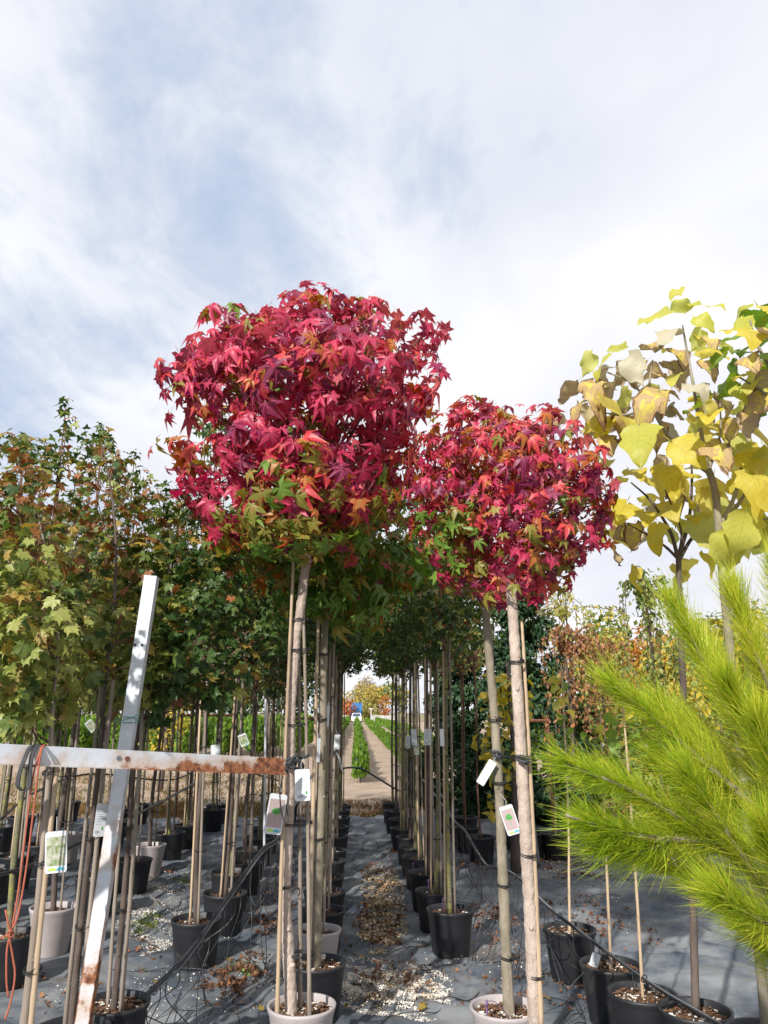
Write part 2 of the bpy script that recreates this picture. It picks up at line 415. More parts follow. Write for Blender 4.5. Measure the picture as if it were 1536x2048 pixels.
def fabric_mat():
    m, t, out = new_mat('woven_ground_fabric')
    co = nd(t, 'ShaderNodeTexCoord')
    v = co.outputs['Object']

    def nz(s, d, r=0.6, off=(0, 0, 0)):
        n = nd(t, 'ShaderNodeTexNoise', inp={'Scale': s, 'Detail': d, 'Roughness': r})
        t.links.new(vmth(t, 'ADD', v, off), n.inputs['Vector'])
        return n.outputs['Fac']
    big = nz(1.1, 6, 0.65)
    r = ramp(t, [(0.35, (0.032, 0.046, 0.070)), (0.47, (0.095, 0.118, 0.148)), (0.59, (0.25, 0.265, 0.28))])  # wide contrast: light patches stand for sun patches as well as dust
    t.links.new(big, r.inputs[0])
    r2 = ramp(t, [(0.45, (0, 0, 0)), (0.7, (1, 1, 1))])
    t.links.new(nz(5.0, 8, 0.7, (3, 8, 1)), r2.inputs[0])
    col = mixc(t, r.outputs[0], (0.20, 0.19, 0.175), mth(t, 'MULTIPLY', r2.outputs[0], 0.6))
    r3 = ramp(t, [(0.60, (0, 0, 0)), (0.68, (1, 1, 1))])
    t.links.new(nz(60.0, 3, 0.6, (1, 2, 3)), r3.inputs[0])
    col = mixc(t, col, (0.24, 0.22, 0.19), mth(t, 'MULTIPLY', r3.outputs[0], 0.5))
    w1 = nd(t, 'ShaderNodeTexWave', wave_type='BANDS', bands_direction='X', inp={'Scale': 95.0, 'Distortion': 0.3})
    w2 = nd(t, 'ShaderNodeTexWave', wave_type='BANDS', bands_direction='Y', inp={'Scale': 95.0, 'Distortion': 0.3})
    t.links.new(v, w1.inputs['Vector'])
    t.links.new(v, w2.inputs['Vector'])
    wv = mth(t, 'MULTIPLY', w1.outputs['Fac'], w2.outputs['Fac'])
    col = mixc(t, col, (0.02, 0.022, 0.026), mth(t, 'MULTIPLY', mth(t, 'SUBTRACT', 1.0, wv), 0.22))
    # marker threads woven in every 0.3 m
    sp = nd(t, 'ShaderNodeSeparateXYZ')
    t.links.new(v, sp.inputs[0])
    fx = mth(t, 'ABSOLUTE', mth(t, 'SUBTRACT', mth(t, 'FRACT', mth(t, 'MULTIPLY', mth(t, 'ADD', sp.outputs[0], 20.0), 3.3)), 0.5))
    rl = ramp(t, [(0.008, (0.55, 0.55, 0.55)), (0.016, (0, 0, 0))])
    t.links.new(fx, rl.inputs[0])
    col = mixc(t, col, (0.14, 0.16, 0.17), mth(t, 'MULTIPLY', rl.outputs[0], 0.5))
    r5 = ramp(t, [(0.56, (0, 0, 0)), (0.64, (1, 1, 1))])
    t.links.new(nz(2.3, 9, 0.72, (9, 4, 2)), r5.inputs[0])
    col = mixc(t, col, (0.115, 0.088, 0.066), mth(t, 'MULTIPLY', r5.outputs[0], 0.6))
    bs = nd(t, 'ShaderNodeBsdfPrincipled', inp={'Roughness': 0.62, 'Specular IOR Level': 0.35})
    t.links.new(col, bs.inputs['Base Color'])
    b = nd(t, 'ShaderNodeBump', inp={'Strength': 0.35, 'Distance': 0.003})
    t.links.new(mth(t, 'ADD', mth(t, 'MULTIPLY', wv, 0.5), nz(25, 6)), b.inputs['Height'])
    t.links.new(b.outputs[0], bs.inputs['Normal'])
    t.links.new(bs.outputs[0], out.inputs[0])
    return m


M_FABRIC = fabric_mat()
M_EARTH = simple('tilled_earth', (0.43, 0.33, 0.25), (0.33, 0.245, 0.18), rough=0.95, scale=1.4, detail=10, bump=1.0, bscale=14, c3=(0.20, 0.145, 0.10), c3_at=0.62, c3_w=0.12, bdist=0.05)
M_GROUND = simple('field_ground', (0.30, 0.235, 0.15), (0.20, 0.19, 0.08), rough=0.95, scale=0.25, detail=10, bump=0.8, bscale=6, c3=(0.15, 0.17, 0.05), c3_at=0.55, c3_w=0.12, bdist=0.05)


# ------------------------------------------------------------------ mesh helpers
class MB:
    def __init__(s):
        s.v, s.f, s.m = [], [], []

    def add(s, vs, fs, mi=0):
        o = len(s.v)
        s.v += [tuple(p) for p in vs]
        s.f += [tuple(i + o for i in f) for f in fs]
        s.m += [mi] * len(fs)

    def box(s, c, sz, rot=None, mi=0):
        c = Vector(c)
        h = Vector(sz) * 0.5
        vs = []
        for x, y, z in ((-1, -1, -1), (1, -1, -1), (1, 1, -1), (-1, 1, -1), (-1, -1, 1), (1, -1, 1), (1, 1, 1), (-1, 1, 1)):
            p = Vector((x * h.x, y * h.y, z * h.z))
            if rot is not None:
                p = rot @ p
            vs.append(c + p)
        s.add(vs, [(3, 2, 1, 0), (4, 5, 6, 7), (0, 1, 5, 4), (1, 2, 6, 5), (2, 3, 7, 6), (3, 0, 4, 7)], mi)

    def tube(s, pts, rad, n=8, caps=True, mi=0, jit=0.0, seed=0):
        pts = [Vector(p) for p in pts]
        if not hasattr(rad, '__len__'):
            rad = [rad] * len(pts)
        rr = random.Random(seed)
        up = None
        vs, fs = [], []
        for i, p in enumerate(pts):
            d = (pts[min(i + 1, len(pts) - 1)] - pts[max(i - 1, 0)])
            if d.length < 1e-9:
                d = Vector((0, 0, 1))
            d.normalize()
            if up is None:
                up = Vector((1, 0, 0)) if abs(d.x) < 0.8 else Vector((0, 1, 0))
            a = (up - d * up.dot(d)).normalized()
            up = a
            b = d.cross(a)
            for k in range(n):
                t = 2 * math.pi * k / n
                q = rad[i] * (1 + (rr.uniform(-jit, jit) if jit else 0))
                vs.append(p + (a * math.cos(t) + b * math.sin(t)) * q)
        for i in range(len(pts) - 1):
            for k in range(n):
                k2 = (k + 1) % n
                fs.append((i * n + k, i * n + k2, (i + 1) * n + k2, (i + 1) * n + k))
        if caps:
            fs.append(tuple(range(n - 1, -1, -1)))
            fs.append(tuple((len(pts) - 1) * n + k for k in range(n)))
        s.add(vs, fs, mi)

    def lathe(s, prof, n=28, c=(0, 0, 0), mi=0, closed=False):
        vs, fs = [], []
        for r, z in prof:
            for k in range(n):
                t = 2 * math.pi * k / n
                vs.append((c[0] + r * math.cos(t), c[1] + r * math.sin(t), c[2] + z))
        for i in range(len(prof) - 1):
            for k in range(n):
                k2 = (k + 1) % n
                fs.append((i * n + k, i * n + k2, (i + 1) * n + k2, (i + 1) * n + k))
        s.add(vs, fs, mi)

    def mesh(s, name, mats, smooth=True):
        me = bpy.data.meshes.new(name)
        me.from_pydata(s.v, [], s.f)
        for m in (mats if isinstance(mats, (list, tuple)) else [mats]):
            me.materials.append(m)
        if len(set(s.m)) > 1:
            me.polygons.foreach_set('material_index', s.m)
        if smooth:
            me.polygons.foreach_set('use_smooth', [True] * len(s.f))
        me.update()
        return me

    def build(s, name, mats, parent=None, smooth=True, origin=None):
        """link as one object; vertices are world positions unless the parent sits elsewhere"""
        off = Vector((0, 0, 0))
        if parent is not None:
            off = parent.location
        if origin is not None:
            off = Vector(origin)
        if off.length:
            s.v = [(x - off.x, y - off.y, z - off.z) for x, y, z in s.v]
        o = bpy.data.objects.new(name, s.mesh(name, mats, smooth))
        COL.objects.link(o)
        if parent is not None:
            o.parent = parent
            if origin is not None:
                o.location = off - parent.location
        elif origin is not None:
            o.location = off
        return o


def tag(o, label, cat, group=None, kind=None):
    if label:
        o['label'] = label
    if cat:
        o['category'] = cat
    if group:
        o['group'] = group
    if kind:
        o['kind'] = kind
    return o


def thing(name, label, cat, loc, group=None):
    o = bpy.data.objects.new(name, None)
    o.empty_display_size = 0.1
    COL.objects.link(o)
    o.location = loc
    return tag(o, label, cat, group)


def link(name, me, parent=None, mat=None, kind=None):
    o = bpy.data.objects.new(name, me)
    COL.objects.link(o)
    if parent is not None:
        o.parent = parent
    if mat is not None:
        o.matrix_basis = mat
    if kind:
        o['kind'] = kind
    return o


KIDS = {}


def copy_tree(o, parent=None):
    c = o.copy()
    COL.objects.link(c)
    if parent is not None:
        c.parent = parent
    for ch in KIDS.get(o.name) or [k for k in o.children]:
        copy_tree(ch, c)
    return c


def smoothpath(pts, n=24):
    """Catmull-Rom through pts"""
    pts = [Vector(p) for p in pts]
    if len(pts) == 2:
        return [pts[0].lerp(pts[1], i / (n - 1)) for i in range(n)]
    q = [2 * pts[0] - pts[1]] + pts + [2 * pts[-1] - pts[-2]]
    out = []
    m = len(pts) - 1
    for i in range(n):
        u = i / (n - 1) * m
        k = min(int(u), m - 1)
        t = u - k
        a, b, c, d = q[k], q[k + 1], q[k + 2], q[k + 3]
        out.append(0.5 * ((2 * b) + (c - a) * t + (2 * a - 5 * b + 4 * c - d) * t * t + (3 * b - a - 3 * c + d) * t ** 3))
    return out


# ------------------------------------------------------------------ leaves
def star_leaf(lobes, notch, sh_r, sh_a, droop, fold, petiole=0.5, seed=0, teeth=False):
    """lobed leaf in its own plane: petiole joins at the origin, +y to the tip, width about 1"""
    rr = random.Random(seed)
    V, Fc = [(0, 0, 0)], []

    def z(x, y, k):
        r = math.hypot(x, y)
        return -droop * r * r * (1.2 + 0.5 * math.sin(seed * 2.1 + math.atan2(x, y) * 1.5)) + k
    n = len(lobes)

    def pt(ang, r, k):
        x, y = r * math.sin(R(ang)), r * math.cos(R(ang))
        V.append((x, y, z(x, y, k)))
        return len(V) - 1
    angs = [l[0] for l in lobes]
    notches = [pt(angs[0] - 32, notch * 0.7, fold)]
    for i in range(n - 1):
        notches.append(pt((angs[i] + angs[i + 1]) / 2, notch * (1 + rr.uniform(-.12, .12)), fold))
    notches.append(pt(angs[-1] + 32, notch * 0.7, fold))
    for i, (a, L) in enumerate(lobes):
        L *= rr.uniform(0.9, 1.08)
        a += rr.uniform(-5, 5)
        m = pt(a, L * 0.52, 0)
        tp = pt(a, L, -fold * 0.4)
        l = pt(a - sh_a, L * sh_r, fold * 0.7)
        r_ = pt(a + sh_a, L * sh_r, fold * 0.7)
        nl, nr = notches[i], notches[i + 1]
        if teeth:
            l2 = pt(a - sh_a * 0.45, L * sh_r * 0.93, fold * 0.3)
            r2 = pt(a + sh_a * 0.45, L * sh_r * 0.93, fold * 0.3)
            Fc += [(0, m, l, nl), (m, l2, l), (m, tp, l2), (m, r2, tp), (m, r_, r2), (0, nr, r_, m)]
        else:
            Fc += [(0, m, l, nl), (m, tp, l), (m, r_, tp), (0, nr, r_, m)]
    if petiole:
        k = len(V)
        V += [(-0.012, -petiole * 0.5, 0.03), (0.012, -petiole * 0.5, 0.03), (0.0, -petiole, 0.12)]
        Fc += [(0, k, k + 1), (k, k + 2, k + 1)]
    return V, Fc


UVH = {}


def heart_leaf(seed, curl=0.2, wave=0.06, rows=11, petiole=0.5):
    rr = random.Random(seed)
    V, Fc = [], []
    cols = [-1, -0.55, 0, 0.55, 1]
    ph = [rr.uniform(0, 6.3) for _ in range(4)]
    tw = rr.uniform(-0.35, 0.35)
    for i in range(rows):
        v = i / (rows - 1)
        w = 0.46 * (math.sin(math.pi * min(1, v ** 0.62 * 0.985 + 0.012))) ** 0.78 * (1 - 0.12 * v)
        w = max(w, 0.012)
        for c in cols:
            x = c * w * (1 + 0.10 * math.sin(v * 13 + ph[0] + c) * abs(c) + .10 * math.sin(v * 29 + ph[3]) * (abs(c) > .9) + .08 * c * math.sin(ph[2]))
            y = v * 1.05 - 0.10 - (0.10 * abs(c) * (1 - v) ** 3)
            zz = 0.16 * abs(x) - curl * (y * y) * 1.1 + wave * math.sin(9 * v + ph[1] + c * 2) * abs(c) + tw * x * y \
                - curl * 0.9 * x * x + wave * 0.8 * math.sin(5 * y + ph[2])
            V.append((x, y, zz))
    nc = len(cols)
    for i in range(rows - 1):
        for k in range(nc - 1):
            Fc.append((i * nc + k, i * nc + k + 1, (i + 1) * nc + k + 1, (i + 1) * nc + k))
    k = len(V)
    UVH[seed] = [(c * .5, i / (rows - 1) * 1.05 - .1) for i in range(rows) for c in cols] + [(0, 0)] * 3
    V += [(-0.012, -petiole * 0.55, 0.0), (0.012, -petiole * 0.55, 0.0), (0, -petiole, 0.06)]
    Fc += [(nc // 2, k, k + 1), (k, k + 2, k + 1)]
    return V, Fc


def tri_faces(Fc):
    out = []
    for f in Fc:
        for i in range(1, len(f) - 1):
            out.append((f[0], f[i], f[i + 1]))
    return np.array(out, dtype=np.int32)


class LeafSet:
    def __init__(s, name, shapes, mats):
        s.name, s.shapes, s.mats, s.cache = name, [(np.array(v, dtype=np.float64), tri_faces(f)) for v, f in shapes], mats, {}

    uvs = None

    def uv(s, k):
        return s.uvs[k] if s.uvs else s.shapes[k][0][:, :2]

    def single(s, k, pal):
        if (k, pal) not in s.cache:
            v, f = s.shapes[k]
            s.cache[(k, pal)] = np_mesh(s.name, v, f, s.uv(k), [s.mats[pal]], None)
        return s.cache[(k, pal)]


def np_mesh(name, v, f, uv, mats, mi, smooth=True):
    me = bpy.data.meshes.new(name)
    nf = len(f)
    me.vertices.add(len(v))
    me.vertices.foreach_set('co', np.ascontiguousarray(v, dtype=np.float32).ravel())
    me.loops.add(nf * 3)
    me.loops.foreach_set('vertex_index', np.ascontiguousarray(f, dtype=np.int32).ravel())
    me.polygons.add(nf)
    me.polygons.foreach_set('loop_start', np.arange(0, nf * 3, 3, dtype=np.int32))
    me.polygons.foreach_set('loop_total', np.full(nf, 3, dtype=np.int32))
    for m in mats:
        me.materials.append(m)
    if mi is not None:
        me.polygons.foreach_set('material_index', np.ascontiguousarray(mi, dtype=np.int32))
    if smooth:
        me.polygons.foreach_set('use_smooth', np.ones(nf, dtype=bool))
    if uv is not None:
        ul = me.uv_layers.new(name='UVMap')
        ul.data.foreach_set('uv', np.ascontiguousarray(uv[f.ravel()], dtype=np.float32).ravel())
    me.update()
    me.validate()
    return me


def norm(a):
    return a / np.maximum(np.linalg.norm(a, axis=1, keepdims=True), 1e-9)


def frames(out, rng, tip_out=0.6, tip_down=0.7, n_out=0.6, n_up=0.8, jit=0.45):
    n = len(out)
    Z = norm(out * n_out + np.array([0, 0, n_up]) + rng.normal(0, jit, (n, 3)))
    T = out * tip_out + np.array([0, 0, -tip_down]) + rng.normal(0, jit, (n, 3))
    Y = norm(T - Z * np.sum(T * Z, axis=1, keepdims=True))
    X = np.cross(Y, Z)
    return np.stack([X, Y, Z], axis=2)            # columns


def scatter_mesh(name, ls, pos, rot, size, shape, pal):
    """merge leaves into one mesh"""
    Vs, Fs, Us, Ms, o = [], [], [], [], 0
    for k in range(len(ls.shapes)):
        sel = np.where(shape == k)[0]
        if not len(sel):
            continue
        v, f = ls.shapes[k]
        w = np.einsum('nij,mj->nmi', rot[sel], v) * size[sel][:, None, None] + pos[sel][:, None, :]
        Vs.append(w.reshape(-1, 3))
        Fs.append((f[None, :, :] + (np.arange(len(sel)) * len(v))[:, None, None] + o).reshape(-1, 3))
        Us.append(np.tile(ls.uv(k), (len(sel), 1)))
        Ms.append(np.repeat(pal[sel], len(f)))
        o += len(sel) * len(v)
    return np_mesh(name, np.concatenate(Vs), np.concatenate(Fs), np.concatenate(Us), ls.mats, np.concatenate(Ms))


def shell(clumps, per_m2, rng, lo=0.72, keep=0.55, flat=1.0):
    """points over the skin of a heap of clumps [(centre, radius)], few of them deep inside a neighbour"""
    C = np.array([tuple(c[0]) for c in clumps])
    Rr = np.array([c[1] for c in clumps])
    P_, O_, I_ = [], [], []
    for i in range(len(clumps)):
        n = int(per_m2 * 4 * math.pi * Rr[i] ** 2) + 3
        d = norm(rng.normal(0, 1, (n, 3)))
        rad = Rr[i] * (lo + (1.06 - lo) * rng.random(n) ** 0.6)
        q = d * rad[:, None]
        q[:, 2] *= flat
        p = C[i] + q
        dist = np.linalg.norm((p[:, None, :] - C[None]) / np.array([1, 1, flat]), axis=2) / Rr[None]
        dist[:, i] = 9
        deep = dist.min(axis=1)
        ok = (deep > 0.82) | (rng.random(n) > keep)
        P_.append(p[ok]); O_.append(d[ok]); I_.append(np.full(ok.sum(), i))
    return np.concatenate(P_), np.concatenate(O_), np.concatenate(I_)


SWEET = LeafSet('sweetgum_leaf', [star_leaf([(-112 * q, .44 * a), (-56 * q, .57), (0, .64 * b), (56 * q, .57), (112 * q, .44 * a)], .33, .50, 25, dr, fo, .45, sdd)
                                  for sdd, dr, fo, a, b, q in ((1, .45, .05, 1, 1, 1), (2, .8, .06, .8, 1.12, .95), (3, .25, .03, 1.1, .95, 1.03), (4, 1.1, .08, .9, 1, 1), (15, 1.0, .08, 1, 1.05, .95), (16, .5, .10, .75, 1.12, .92))], SG)
MAPLE = LeafSet('maple_leaf', [star_leaf([(-105, .40), (-50, .56), (0, .62), (50, .56), (105, .40)], .30, .72, 21, dr, fo, .4, sdd, True)
                               for sdd, dr, fo in ((5, .3, .04), (6, .7, .06), (7, .15, .03))], MP)
MAPLE_S = LeafSet('maple_leaf', [star_leaf([(-80, .5), (0, .62), (80, .5)], .28, .6, 20, dr, fo, 0, sdd)
                                 for sdd, dr, fo in ((8, .3, .05), (9, .7, .06))], MP)
HEART = LeafSet('catalpa_leaf', [heart_leaf(s, cu, wa) for s, cu, wa in ((1, .18, .07), (2, .40, .10), (3, .7, .16), (4, .25, .09), (5, 1.0, .22))], CT)
HEART.uvs = [np.array(UVH[q], dtype=np.float64) for q in (1, 2, 3, 4, 5)]
RH = [([(0, 0, 0), (-.28, .45, .06), (0, 1, -.1), (.28, .45, .06)], [(0, 3, 2, 1)]),
      ([(0, 0, 0), (-.33, .55, .1), (0, 1, -.3), (.33, .5, .02)], [(0, 3, 2, 1)])]
HEART_S = LeafSet('pointed_leaf', [heart_leaf(s, cu, wa, 5, 0.3) for s, cu, wa in ((11, .2, .05), (12, .5, .1))], CT)


def small(mats):
    return LeafSet('small_leaf', RH, mats)


def crown(root, ls, pos, rot, size, shape, pal, n_single, name='leaves', single='leaf'):
    """up to n_single leaves nearest the viewer as objects, the rest as one part"""
    n = len(pos)
    loc = np.array(root.location)
    order = np.argsort(np.linalg.norm(pos - np.array(CAM), axis=1))
    singles, rest = order[:n_single], order[n_single:]
    if len(rest):
        me = scatter_mesh(name, ls, pos[rest] - loc, rot[rest], size[rest], shape[rest], pal[rest])
        link(name, me, root, kind='stuff')
    for i in singles:
        m = Matrix.Identity(4)
        r = rot[i] * size[i]
        for a in range(3):
            for b in range(3):
                m[a][b] = r[a, b]
            m[a][3] = pos[i, a] - loc[a]
        link(single, ls.single(int(shape[i]), int(pal[i])), root, m)


# ------------------------------------------------------------------ pots, trunks, canes
def pot_prof(rt, rb, h):
    return [(rb * 0.2, 0.004), (rb * 0.96, 0.0), (rb, 0.012), (rb + (rt - rb) * .86, h * .86), (rt * .985, h * .88), (rt * 1.0, h * .9), (rt * 1.035, h * .955), (rt * 1.05, h),
            (rt * .985, h * 1.003), (rt * .955, h * .985), (rt * .93, h * .86), (rb * .9, h * .45)]


POT_CACHE = {}
SOIL_CACHE = {}


def pot_mesh(kind):
    if kind not in POT_CACHE:
        b = MB()
        rt, rb, h = {'b': (.172, .138, .31), 'g': (.165, .125, .325), 't': (.165, .13, .28)}[kind]
        b.lathe(pot_prof(rt, rb, h), 36)
        POT_CACHE[kind] = (b.mesh('pot', {'b': M_POTB, 'g': M_POTG, 't': M_POTT}[kind]), rt, h)
    return POT_CACHE[kind]


def soil_mesh(kind, near):
    key = (kind, near)
    if key not in SOIL_CACHE:
        _, rt, h = pot_mesh(kind)
        rr = random.Random(3)
        b = MB()
        z0 = h * 0.86
        n, rings = 24, 6
        vs = [(0, 0, z0 + .012)]
        fs = []
        for i in range(1, rings + 1):
            r = rt * .935 * i / rings
            for k in range(n):
                a = 2 * math.pi * k / n
                vs.append((r * math.cos(a), r * math.sin(a), z0 + rr.uniform(-.008, .008) + .012 * (1 - i / rings)))
        for k in range(n):
            fs.append((0, 1 + k, 1 + (k + 1) % n))
        for i in range(rings - 1):
            for k in range(n):
                k2 = (k + 1) % n
                fs.append((1 + i * n + k, 1 + (i + 1) * n + k, 1 + (i + 1) * n + k2, 1 + i * n + k2))
        b.add(vs, fs, 0)
        for _ in range(260 if near else 60):
            a, r = rr.uniform(0, 6.28), rt * .9 * math.sqrt(rr.random())
            rot = Matrix.Rotation(rr.uniform(0, 6.3), 3, 'Z') @ Matrix.Rotation(rr.uniform(-.6, .6), 3, 'X')
            b.box((r * math.cos(a), r * math.sin(a), z0 + rr.uniform(.004, .02)), (rr.uniform(.008, .028), rr.uniform(.005, .012), .004), rot, 1 if rr.random() < .8 else 2)
        SOIL_CACHE[key] = b.mesh('soil', [M_SOIL, M_CHIP, M_PERL], False)
    return SOIL_CACHE[key]


def trunk_obj(root, path, w0, w1, mat, n=26, sides=12, name='trunk', jit=0.05, seed=0, knots=0):
    pts = smoothpath(path, n)
    rr = random.Random(seed)
    rad = []
    for i in range(n):
        t = i / (n - 1)
        r = w0 + (w1 - w0) * t
        r *= 1 + 0.07 * math.sin(i * 1.9 + seed) * 0.6 + rr.uniform(-.03, .03)
        if i == 0:
            r *= 1.22
        if i == 1:
            r *= 1.07
        rad.append(r)
    b = MB()
    b.tube(pts, rad, sides, True, 0, jit, seed)
    for _ in range(knots):
        i = rr.randrange(2, n - 2)
        a = rr.uniform(0, 6.28)
        d = Vector((math.cos(a), math.sin(a), rr.uniform(.1, .6)))
        b.tube([pts[i], pts[i] + d * rad[i] * 0.95, pts[i] + d * rad[i] * 1.28], [rad[i] * .5, rad[i] * .42, rad[i] * .18], 7)
    return b.build(name, mat, root)


def cane_obj(root, p0, p1, r, mat=None, bow=0.01, seed=0):
    rr = random.Random(seed)
    n = 34
    p0, p1 = Vector(p0), Vector(p1)
    side = Vector((rr.uniform(-1, 1), rr.uniform(-.4, .4), 0)) * bow
    pts, rad = [], []
    for i in range(n):
        t = i / (n - 1)
        pts.append(p0.lerp(p1, t) + side * math.sin(math.pi * t))
        rad.append(r * (1.02 - .25 * t) * (1.14 if i % 4 == 2 else 1.0))
    b = MB()
    b.tube(pts, rad, 9)
    return b.build('bamboo_cane', mat or M_CANE, root)


def tie_obj(root, c, rx, ry, w=0.003, tail=True, seed=0):
    rr = random.Random(seed)
    b = MB()
    pts = []
    for i in range(17):
        a = 2 * math.pi * i / 16
        pts.append(Vector(c) + Vector((rx * math.cos(a), ry * math.sin(a), .006 * math.sin(a + rr.random()))))
    b.tube(pts, w, 6, False)
    b.tube([p + Vector((0, 0, .008)) for p in pts], w * .9, 6, False)
    if tail:
        b.tube([pts[12], pts[12] + Vector((.01, -.02, .014)), pts[12] + Vector((rr.uniform(-.03, .03), -.03, rr.uniform(-.02, .04)))], w * .8, 6)
    return b.build('plant_tie', M_TIE, root)


def at_height(path, z):
    pts = [Vector(p) for p in path]
    for a, b in zip(pts, pts[1:]):
        if (a.z - z) * (b.z - z) <= 0 and abs(a.z - b.z) > 1e-6:
            return a.lerp(b, (z - a.z) / (b.z - a.z))
    return pts[-1]


#@@STRUCTURE
# ------------------------------------------------------------------ the ground
def fh(x, y):
    """height of the wrinkled fabric"""
    v = noise.noise((x * 1.3, y * 1.1, 2.0)) * .012 + noise.noise((x * 3.7 + y * 1.6, y * 2.9 - x, 7.0)) * .008
    r = noise.noise((x * 1.1 + 4.0, y * 2.6 + x * 1.4, 3.0))
    v += max(0, 0.16 - abs(r)) * 0.24 + noise.noise((x * .7, y * .55, 12.0)) * .012
    return v + 0.016 + .014 * min(1, max(0, (y - 9.25 - .03 * math.sin(x * 1.7)) / .05))


def grid_obj(name, x0, x1, y0, y1, step, zf, mat):
    nx, ny = int((x1 - x0) / step) + 1, int((y1 - y0) / step) + 1
    vs = [(x0 + i * step, y0 + j * step, zf(x0 + i * step, y0 + j * step)) for j in range(ny) for i in range(nx)]
    fs = [(j * nx + i, j * nx + i + 1, (j + 1) * nx + i + 1, (j + 1) * nx + i) for j in range(ny - 1) for i in range(nx - 1)]
    b = MB()
    b.add(vs, fs)
    return b.build(name, mat)


g = MB()
g.add([(-900, -60, -.12), (900, -60, -.12), (900, 1900, -.12), (-900, 1900, -.12)], [(0, 1, 2, 3)])
tag(g.build('ground', M_GROUND, None, False), 'dry earth and sparse grass plain reaching the horizon', None, kind='structure')


def earth_z(x, y):
    v = noise.noise((x * 1.2, y * .9, 1.0)) * .035 + noise.noise((x * 4.3, y * 3.7, 4.0)) * .03 + noise.noise((x * 9.0, y * 8.0, 9.0)) * .015
    edge = min(1, max(0, (y - 13.2) / 1.0))
    return -0.02 + v * edge - (1 - edge) * .05


tag(grid_obj('field_soil', -22, 16, 13.2, 64, .17, earth_z, M_EARTH), 'pale tilled field soil between the hedge rows', None, kind='structure')
g = MB()
g.add([(-22, 63.8, -.02), (16, 63.8, -.02), (16, 150, -.02), (-22, 150, -.02)], [(0, 1, 2, 3)])
tag(g.build('field_soil', M_EARTH, None, False), 'far tilled field soil running to the parked vehicles', None, kind='structure')
tag(grid_obj('weed_fabric', -7.5, 5.5, 2.0, 13.9, .055, fh, M_FABRIC), 'wrinkled black woven weed fabric under the pots', None, kind='structure')
g = MB()
g.add([(-14, -8, .003), (12, -8, .003), (12, 2.01, .003), (-14, 2.01, .003)], [(0, 1, 2, 3)])
g.add([(-14, 2.01, .001), (-7.45, 2.01, .001), (-7.45, 13.9, .001), (-14, 13.9, .001)], [(0, 1, 2, 3)])
g.add([(5.45, 2.01, .001), (12, 2.01, .001), (12, 13.9, .001), (5.45, 13.9, .001)], [(0, 1, 2, 3)])
tag(g.build('weed_fabric', M_FABRIC, None, False), 'flat outer sheets of the black weed fabric', None, kind='structure')


# dry grass strip at the end of the fabric, thin green grass on the left of the field
def grass(name, label, areas, n, mats, h0, h1, seed, share=0.5):
    rng = np.random.default_rng(seed)
    P_ = []
    for (x0, x1, y0, y1, wgt) in areas:
        k = int(n * wgt)
        P_.append(np.stack([rng.uniform(x0, x1, k), y0 + (y1 - y0) * rng.random(k) ** 1.3, np.zeros(k)], 1))
    P_ = np.concatenate(P_)
    cl = np.array([noise.noise((p[0] * 1.3, p[1] * 1.3, 5.0)) for p in P_])
    P_ = P_[cl + rng.normal(0, .15, len(P_)) > -0.12]
    P_[:, 2] = [earth_z(p[0], p[1]) - .005 for p in P_]
    n = len(P_)
    shp = [([(-.02, 0, 0), (.02, 0, 0), (.014, .06, .55), (0, .22, 1), (-.014, .06, .55)], [(0, 1, 2, 3, 4)]),
           ([(-.025, 0, 0), (.025, 0, 0), (.018, .2, .4), (0, .6, .62), (-.018, .2, .4)], [(0, 1, 2, 3, 4)])]
    ls = LeafSet('blade', shp, mats)
    a = rng.uniform(0, 6.28, n)
    rot = np.zeros((n, 3, 3))
    rot[:, 0, 0] = np.cos(a); rot[:, 0, 1] = -np.sin(a); rot[:, 1, 0] = np.sin(a); rot[:, 1, 1] = np.cos(a); rot[:, 2, 2] = 1
    size = rng.uniform(h0, h1, n)
    me = scatter_mesh(name, ls, P_, rot, size, rng.integers(0, 2, n), np.where(rng.random(n) < .25, len(mats) - 1, (rng.random(n) < share).astype(int)))
    tag(link(name, me), label, 'grass', kind='stuff')


grass('dry_grass', 'rusty brown dry grass along the end of the fabric', [(-7, 6, 13.75, 16.6, 1)], 26000, [LM_STRAW, LM_DRY, LM_GRASS], .04, .15, 1, .35)
grass('grass', 'thin green grass growing on the bare soil', [(-11, -1.5, 14.5, 24, .6), (1.2, 9, 14.5, 21, .4)], 26000, [LM_GRASS, LM_STRAW], .05, .17, 2, .3)


# ------------------------------------------------------------------ far background
def leafy(name, label, cat, base, clumps, mats, per_m2, size, group=None, trunk=None, mat_t=None, flat=1.0, seed=0, weights=None, down=0.5):
    rng = np.random.default_rng(seed)
    root = thing(name, label, cat, base, group)
    ls = small(mats)
    pos, out, _ = shell(clumps, per_m2, rng, 0.35, 0.3, flat)
    rot = frames(out, rng, 0.8, down, 0.8, 0.5, 0.6)
    n = len(pos)
    w = np.array(weights or [1] * len(mats), float)
    pal = rng.choice(len(mats), n, p=w / w.sum())
    me = scatter_mesh('crown', ls, pos - np.array(base), rot, rng.uniform(.7, 1.3, n) * size, rng.integers(0, 2, n), pal)
    link('crown', me, root, kind='stuff')
    if trunk:
        b = MB()
        for pts, r0, r1 in trunk:
            p = smoothpath(pts, 9)
            b.tube(p, [r0 + (r1 - r0) * i / 8 for i in range(9)], 7)
        b.build('trunk', mat_t or M_BARK3, root)
    return root


